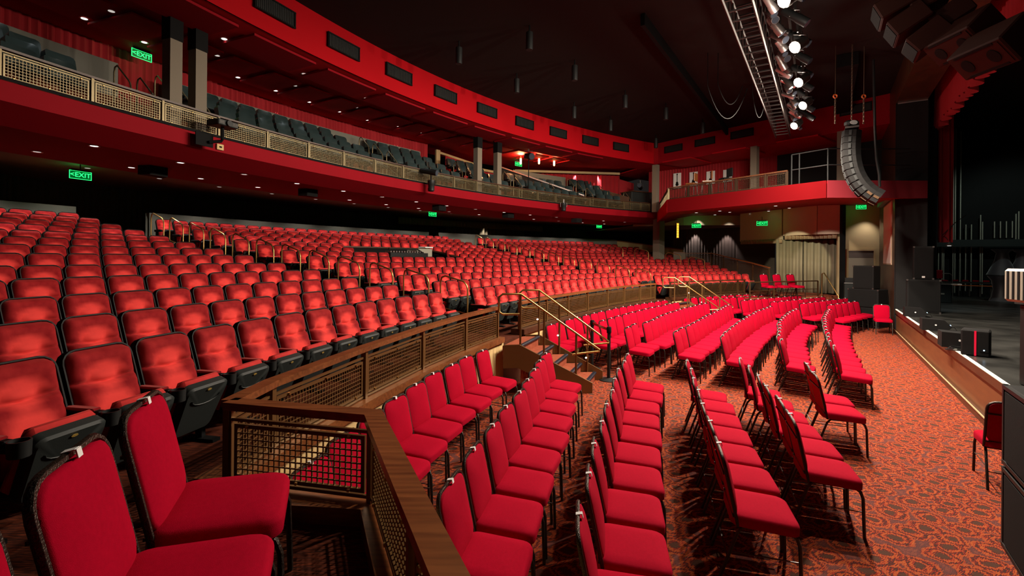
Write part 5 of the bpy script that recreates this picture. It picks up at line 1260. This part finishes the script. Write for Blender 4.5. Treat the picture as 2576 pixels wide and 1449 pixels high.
# cases and table at the far wing
o = thing('road_case', 'black road case with a white table top in the far wing', 'case', ONZ(2362, 760, .76), wy)
b = MB(); b.bbox((0, 0, .33), (.62, .5, .66), .015); part('case_body', b, M['black_pan'], o); b = MB(); b.box((.1, 0, .69), (.95, .55, .04)); part('white_top', b, M['white'], o); b = MB(); b.box((0, -.255, .33), (.22, .01, .05)); part('label_plate', b, M['putty'], o)
o = thing('folding_chair', 'red chair with pale tube frame behind the road case', 'chair', ONZ(2383, 752, .76) + U * .7, wy)
b = MB(); b.bbox((-.25, 0, .98), (.42, .05, .36), .02); part('backrest', b, M['red_paint'], o); b = MB(); b.bbox((-.1, .02, .72), (.42, .42, .05), .015); part('seat', b, M['red_paint'], o)
b = MB(); b.tube([(.28, 0, 0), (.26, 0, .95), (.18, 0, 1.02), (-.2, 0, 1.02)], .015, 6); b.tube([(-.3, .3, 0), (-.25, .2, .72)], .015, 6); part('leg', b, M['steel'], o)
stack_cab('grey_cabinet', 'narrow grey cabinet standing behind the stage loudspeaker', ONZ(2343, 742, .76) + Vector((0, 0, 0)), (.28, .3, 1.95), math.atan2(.62, -.78), m=M['putty'])
o = thing('work_lamp', 'small angled work lamp glowing before the wing beam', 'lamp', W(2388, 616, 15.5))
b = MB(); b.lathe([(.11, -.03), (.03, .08), (.02, .12)], 12); part('lamp_shade', b, M['steel'], o, smooth=40); b = MB(); b.lathe([(.05, -.035), (.05, -.02)], 10); part('bulb', b, M['down_on'], o)
b = MB(); b.tube([(0, 0, .1), (-.12, 0, .25), (-.25, 0, .3), (.2, 0, .75), (.55, 0, 1.0)], .012, 5); part('arm', b, M['dark_steel'], o)
spot('work_lamp_beam', W(2388, 616, 15.5) - Vector((0, 0, .1)), (0, .1, -1), 60, 110, .6, (.9, 1, .95))
for k, (px, py) in enumerate(((2520, 757), (2572, 757))):
    p = ONZ(px, py, .76); o = thing('spandex_table', 'tall hourglass shaped tables in dark grey stretch cover, %s' % ('left one' if k == 0 else 'cut by the frame edge'), 'table', p)
    n = 16; b = MB()
    def sk(z0, prof, feet):
        vs = []; fs = []
        for (r, z) in prof:
            for q in range(n):
                a = 2 * PI * q / n; rr = r * (1 + feet * (z < prof[0][1] + .02) * (.25 if q % 4 == 0 else -.08)); vs.append((rr * math.cos(a), rr * math.sin(a), z0 + z))
        for j in range(len(prof) - 1):
            for q in range(n): fs.append((j * n + q, j * n + (q + 1) % n, (j + 1) * n + (q + 1) % n, (j + 1) * n + q))
        fs.append(tuple(range((len(prof) - 1) * n, len(prof) * n))); b.add(vs, fs)
    sk(0, [(.40, 0), (.30, .15), (.25, .45), (.30, .80), (.42, .97), (.42, 1.0)], 1); part('lower_cover', b, M['spandex'], o, smooth=60)
    b = MB(); sk(1.02, [(.44, 0), (.36, .18), (.22, .55), (.17, .85), (.30, .98), (.32, 1.0)], 0); part('upper_cover', b, M['spandex'], o, smooth=60)
    b = MB(); b.lathe([(.46, .99), (.47, 1.0), (.46, 1.02)], 20); part('rim', b, M['black_plastic'], o)
o = thing('stage_console', 'black console desk at the right frame edge on stage', 'desk', (6.62, 5.35, .76), math.atan2(V.y, V.x) + .35)
b = MB(); b.bbox((0, 0, .5), (.8, .7, 1.0), .015); part('body', b, M['black_plastic'], o); b = MB(); b.box((0, 0, 1.02), (.86, .76, .04)); part('top_board', b, M['black_pan'], o)
o = thing('beige_monitor', 'beige slatted box standing on the console desk at the frame edge', 'monitor', (6.27, 5.50, 1.80), math.atan2(V.y, V.x) + .35)
b = MB(); b.bbox((0, 0, .20), (.5, .4, .40), .03); part('case', b, M['putty'], o); b = MB()
for k in range(4): b.box((-.252, -.12 + .08 * k, .2), (.008, .03, .34))
part('slots', b, M['black_matt'], o, kind='stuff')
# black cabinets at the lower right
for k in range(2):
    q = Vector((3.96, 3.75, 0)) - U * .62 + V * .33
    o = thing('floor_cabinet', 'big black carpeted cabinet at the lower right frame edge, %s of two' % ('bottom', 'top')[k], 'speaker', (q.x, q.y, .66 * k), math.atan2(U.y, U.x), 'black cabinets at the lower right')
    b = MB(); b.bbox((0, 0, .32), (1.24, .64, .64), .02); part('cabinet', b, M['speaker'], o)
    b = MB(); b.box((0, .325, .32), (1.1, .012, .54)); part('grille', b, M['grille'], o)
    b = MB()
    for z in (.02, .62): b.box((0, .315, z), (1.24, .03, .03)); b.box((.615, 0, z), (.03, .64, .03))
    b.box((.61, .31, .32), (.035, .035, .64)); part('edge_strip', b, M['black_plastic'], o)

# ---- rope posts and belt
def stanchion(p, lab, g='rope posts'):
    o = thing('rope_post', lab, 'stanchion', p, 0, g)
    b = MB(); b.lathe([(.18, 0), (.18, .012), (.12, .028), (.04, .045)], 20); part('base', b, M['black_plastic'], o, smooth=30)
    b = MB(); b.lathe([(.032, .04), (.032, .90)], 12); part('post', b, M['black_plastic'], o, smooth=40)
    b = MB(); b.lathe([(.04, .88), (.045, .90), (.045, .985), (.035, 1.0)], 12); part('belt_head', b, M['black_matt'], o, smooth=40)
pa = ONZ(1531, 956, 0); pb = ONZ(1489, 927, 0)
stanchion(pa, 'black rope post on a round base, nearer one at the near stairs'); stanchion(pb, 'black rope post, farther one behind the near stairs handrail')
d = pb - pa; o = thing('rope_belt', 'red belt lettered in white strung between the rope posts', 'belt', pa + Vector((0, 0, .94)), math.atan2(d.y, d.x) + PI)
b = MB(); b.box((-d.length / 2, 0, 0), (d.length - .08, .004, .05)); part('belt', b, M['belt'], o)
tm = link('lettering', textmesh('STUDIO A', .055, M['white_l'], .001), o); tm.rotation_euler = (PI / 2, 0, 0); tm.location = (-d.length * .45, -.004, 0)
for k, (x, y) in enumerate(((1795, 778), (1829, 772))):
    stanchion(ONZ(x, y, 0), 'black rope post by the far stairs, %s one' % ('left', 'right')[k])
# ---- mixing position in the middle block
o = thing('mixing_booth', 'dark sunken mixing booth with wooden capped walls among the seats', 'booth', P(29.5, 144, 1.6)); O = P(29.5, 144, 1.6)
def wl(b, p, q, z0a, z1a, z0b, z1b, t=.06):
    d = (q - p); d.z = 0; nn = Vector((-d.y, d.x, 0)).normalized() * t / 2; vs = []
    for a, z0, z1 in ((p, z0a, z1a), (q, z0b, z1b)):
        for s, z in ((-1, z0), (1, z0), (1, z1), (-1, z1)): r = a + nn * s; vs.append((r.x - O.x, r.y - O.y, z - O.z))
    b.add(vs, [(0, 1, 2, 3), (7, 6, 5, 4)] + [(i, 4 + i, 4 + (i + 1) % 4, (i + 1) % 4) for i in range(4)])
for nm, (p, za), (q, zb) in (('rear_wall', (P(30.9, 147.9), 2.58), (P(30.9, 140.0), 2.58)), ('side_wall', (P(30.9, 140.0), 2.58), (P(28.05, 140.1), 2.12)), ('side_wall', (P(29.6, 147.7), 2.42), (P(28.3, 147.2), 2.1))):
    b = MB(); wl(b, p, q, 1.45, za, 1.45, zb); part(nm, b, M['black_matt'], o)
    b = MB(); wl(b, p, q, za, za + .05, zb, zb + .05, .16); part('wooden_cap', b, M['dark_wood'], o)
o = thing('mixing_desk', 'long black mixing desk inside the booth', 'mixing desk', P(29.5, 144.2, 1.71), face_yaw(144))
b = MB(); b.box((0, 0, .35), (1.7, .6, .7)); part('desk_body', b, M['black_plastic'], o)
b = MB(); b.tube([(-.9, .2, .60), (-.7, -.1, .84), (.6, -.1, .84)], .03, 6); part('hood', b, M['dark_steel'], o)
b = MB()
for j in range(12): b.box((-.7 + .12 * j, -.1, .74), (.03, .3, .05))
part('faders', b, M['steel'], o, kind='stuff')
o = thing('rack_cabinet', 'grey rack cabinet with papers on top inside the booth', 'cabinet', P(30.1, 141.8, 1.86), face_yaw(142))
b = MB(); b.bbox((0, 0, .36), (.75, .6, .72), .02); part('cabinet', b, M['putty'], o); b = MB(); b.bbox((-.3, 0, .78), (.4, .4, .05), .01); part('papers', b, M['white'], o)
b = MB(); b.box((.2, .305, .4), (.25, .01, .4)); part('grille', b, M['grille'], o)
# ---- gallery furniture and posters
QA, QB = Vector((7.6, 25.9, 0)), Vector((12.3, 21.5, 0))
for k, (x, y0, y1) in enumerate(((1703, 436, 474), (1744, 433, 467), (1787, 431, 463), (1829.5, 427, 458))):
    q = ONLINE(x, QA, QB); z = (W(x, y0, q.y).z + W(x, y1, q.y).z) / 2; h_ = W(x, y0, q.y).z - W(x, y1, q.y).z
    o = thing('guitar_poster', 'white poster with a dark guitar silhouette on the gallery wall, %s from the left' % ORD[k], 'poster', (q.x, q.y, z), math.atan2(-4.4, 4.7), 'guitar posters on the gallery wall')
    b = MB(); b.box((0, -.05, 0), (.42, .03, h_)); part('poster_sheet', b, M['white'], o)
    b = MB(); b.box((0, -.07, h_ * .12), (.035, .01, h_ * .55)); b.lathe([(.085, 0), (.085, .01)], 12, 0, Matrix.Translation((0, -.07, -h_ * .25)) @ Matrix.Rotation(PI / 2, 4, 'X')); b.lathe([(.065, 0), (.065, .01)], 12, 0, Matrix.Translation((0, -.07, -h_ * .14)) @ Matrix.Rotation(PI / 2, 4, 'X')); b.box((0, -.07, h_ * .42), (.06, .01, h_ * .1)); part('guitar', b, M['black_matt'], o)
for k, s in enumerate((.08, .2, .34)):
    p = GA.lerp(GB, s) + Vector((.8, .6, 4.705))
    o = thing('bar_stool', 'dark high backed bar stool behind the gallery railing, %s from the left' % ORD[k], 'stool', p, .8 + .5 * k, 'bar stools on the gallery')
    b = MB(); b.bbox((0, 0, .72), (.38, .38, .06), .02); part('seat', b, M['rail_wood'] if k < 2 else M['black_matt'], o); b = MB(); b.bbox((0, -.18, .98), (.36, .04, .34), .02); part('backrest', b, M['rail_wood'] if k < 2 else M['black_matt'], o)
    for sx_ in (-1, 1):
        for sy_ in (-1, 1): b = MB(); b.tube([(sx_ * .16, sy_ * .16, .7), (sx_ * .2, sy_ * .2, 0)], .014, 5); part('leg', b, M['dark_steel'], o)

# ---- work lights over the stage
spot('stage_light', S(-2, 6, 8.6), (0, 0, -1), 2200, 80, .7, (.95, 1, .95)); spot('stage_light', S(5.2, 3.6, 8.6), (.1, 0, -1), 1500, 70, .7, (.95, 1, .95))
spot('stage_light', S(-6, 2.5, 8.6), (-.1, .1, -1), 700, 70, .8, (.95, 1, .95)); spot('wing_light', S(5.0, 4, 7), S(9, 5, 2) - S(5.0, 4, 7), 220, 100, .7, (.8, 1, .9))
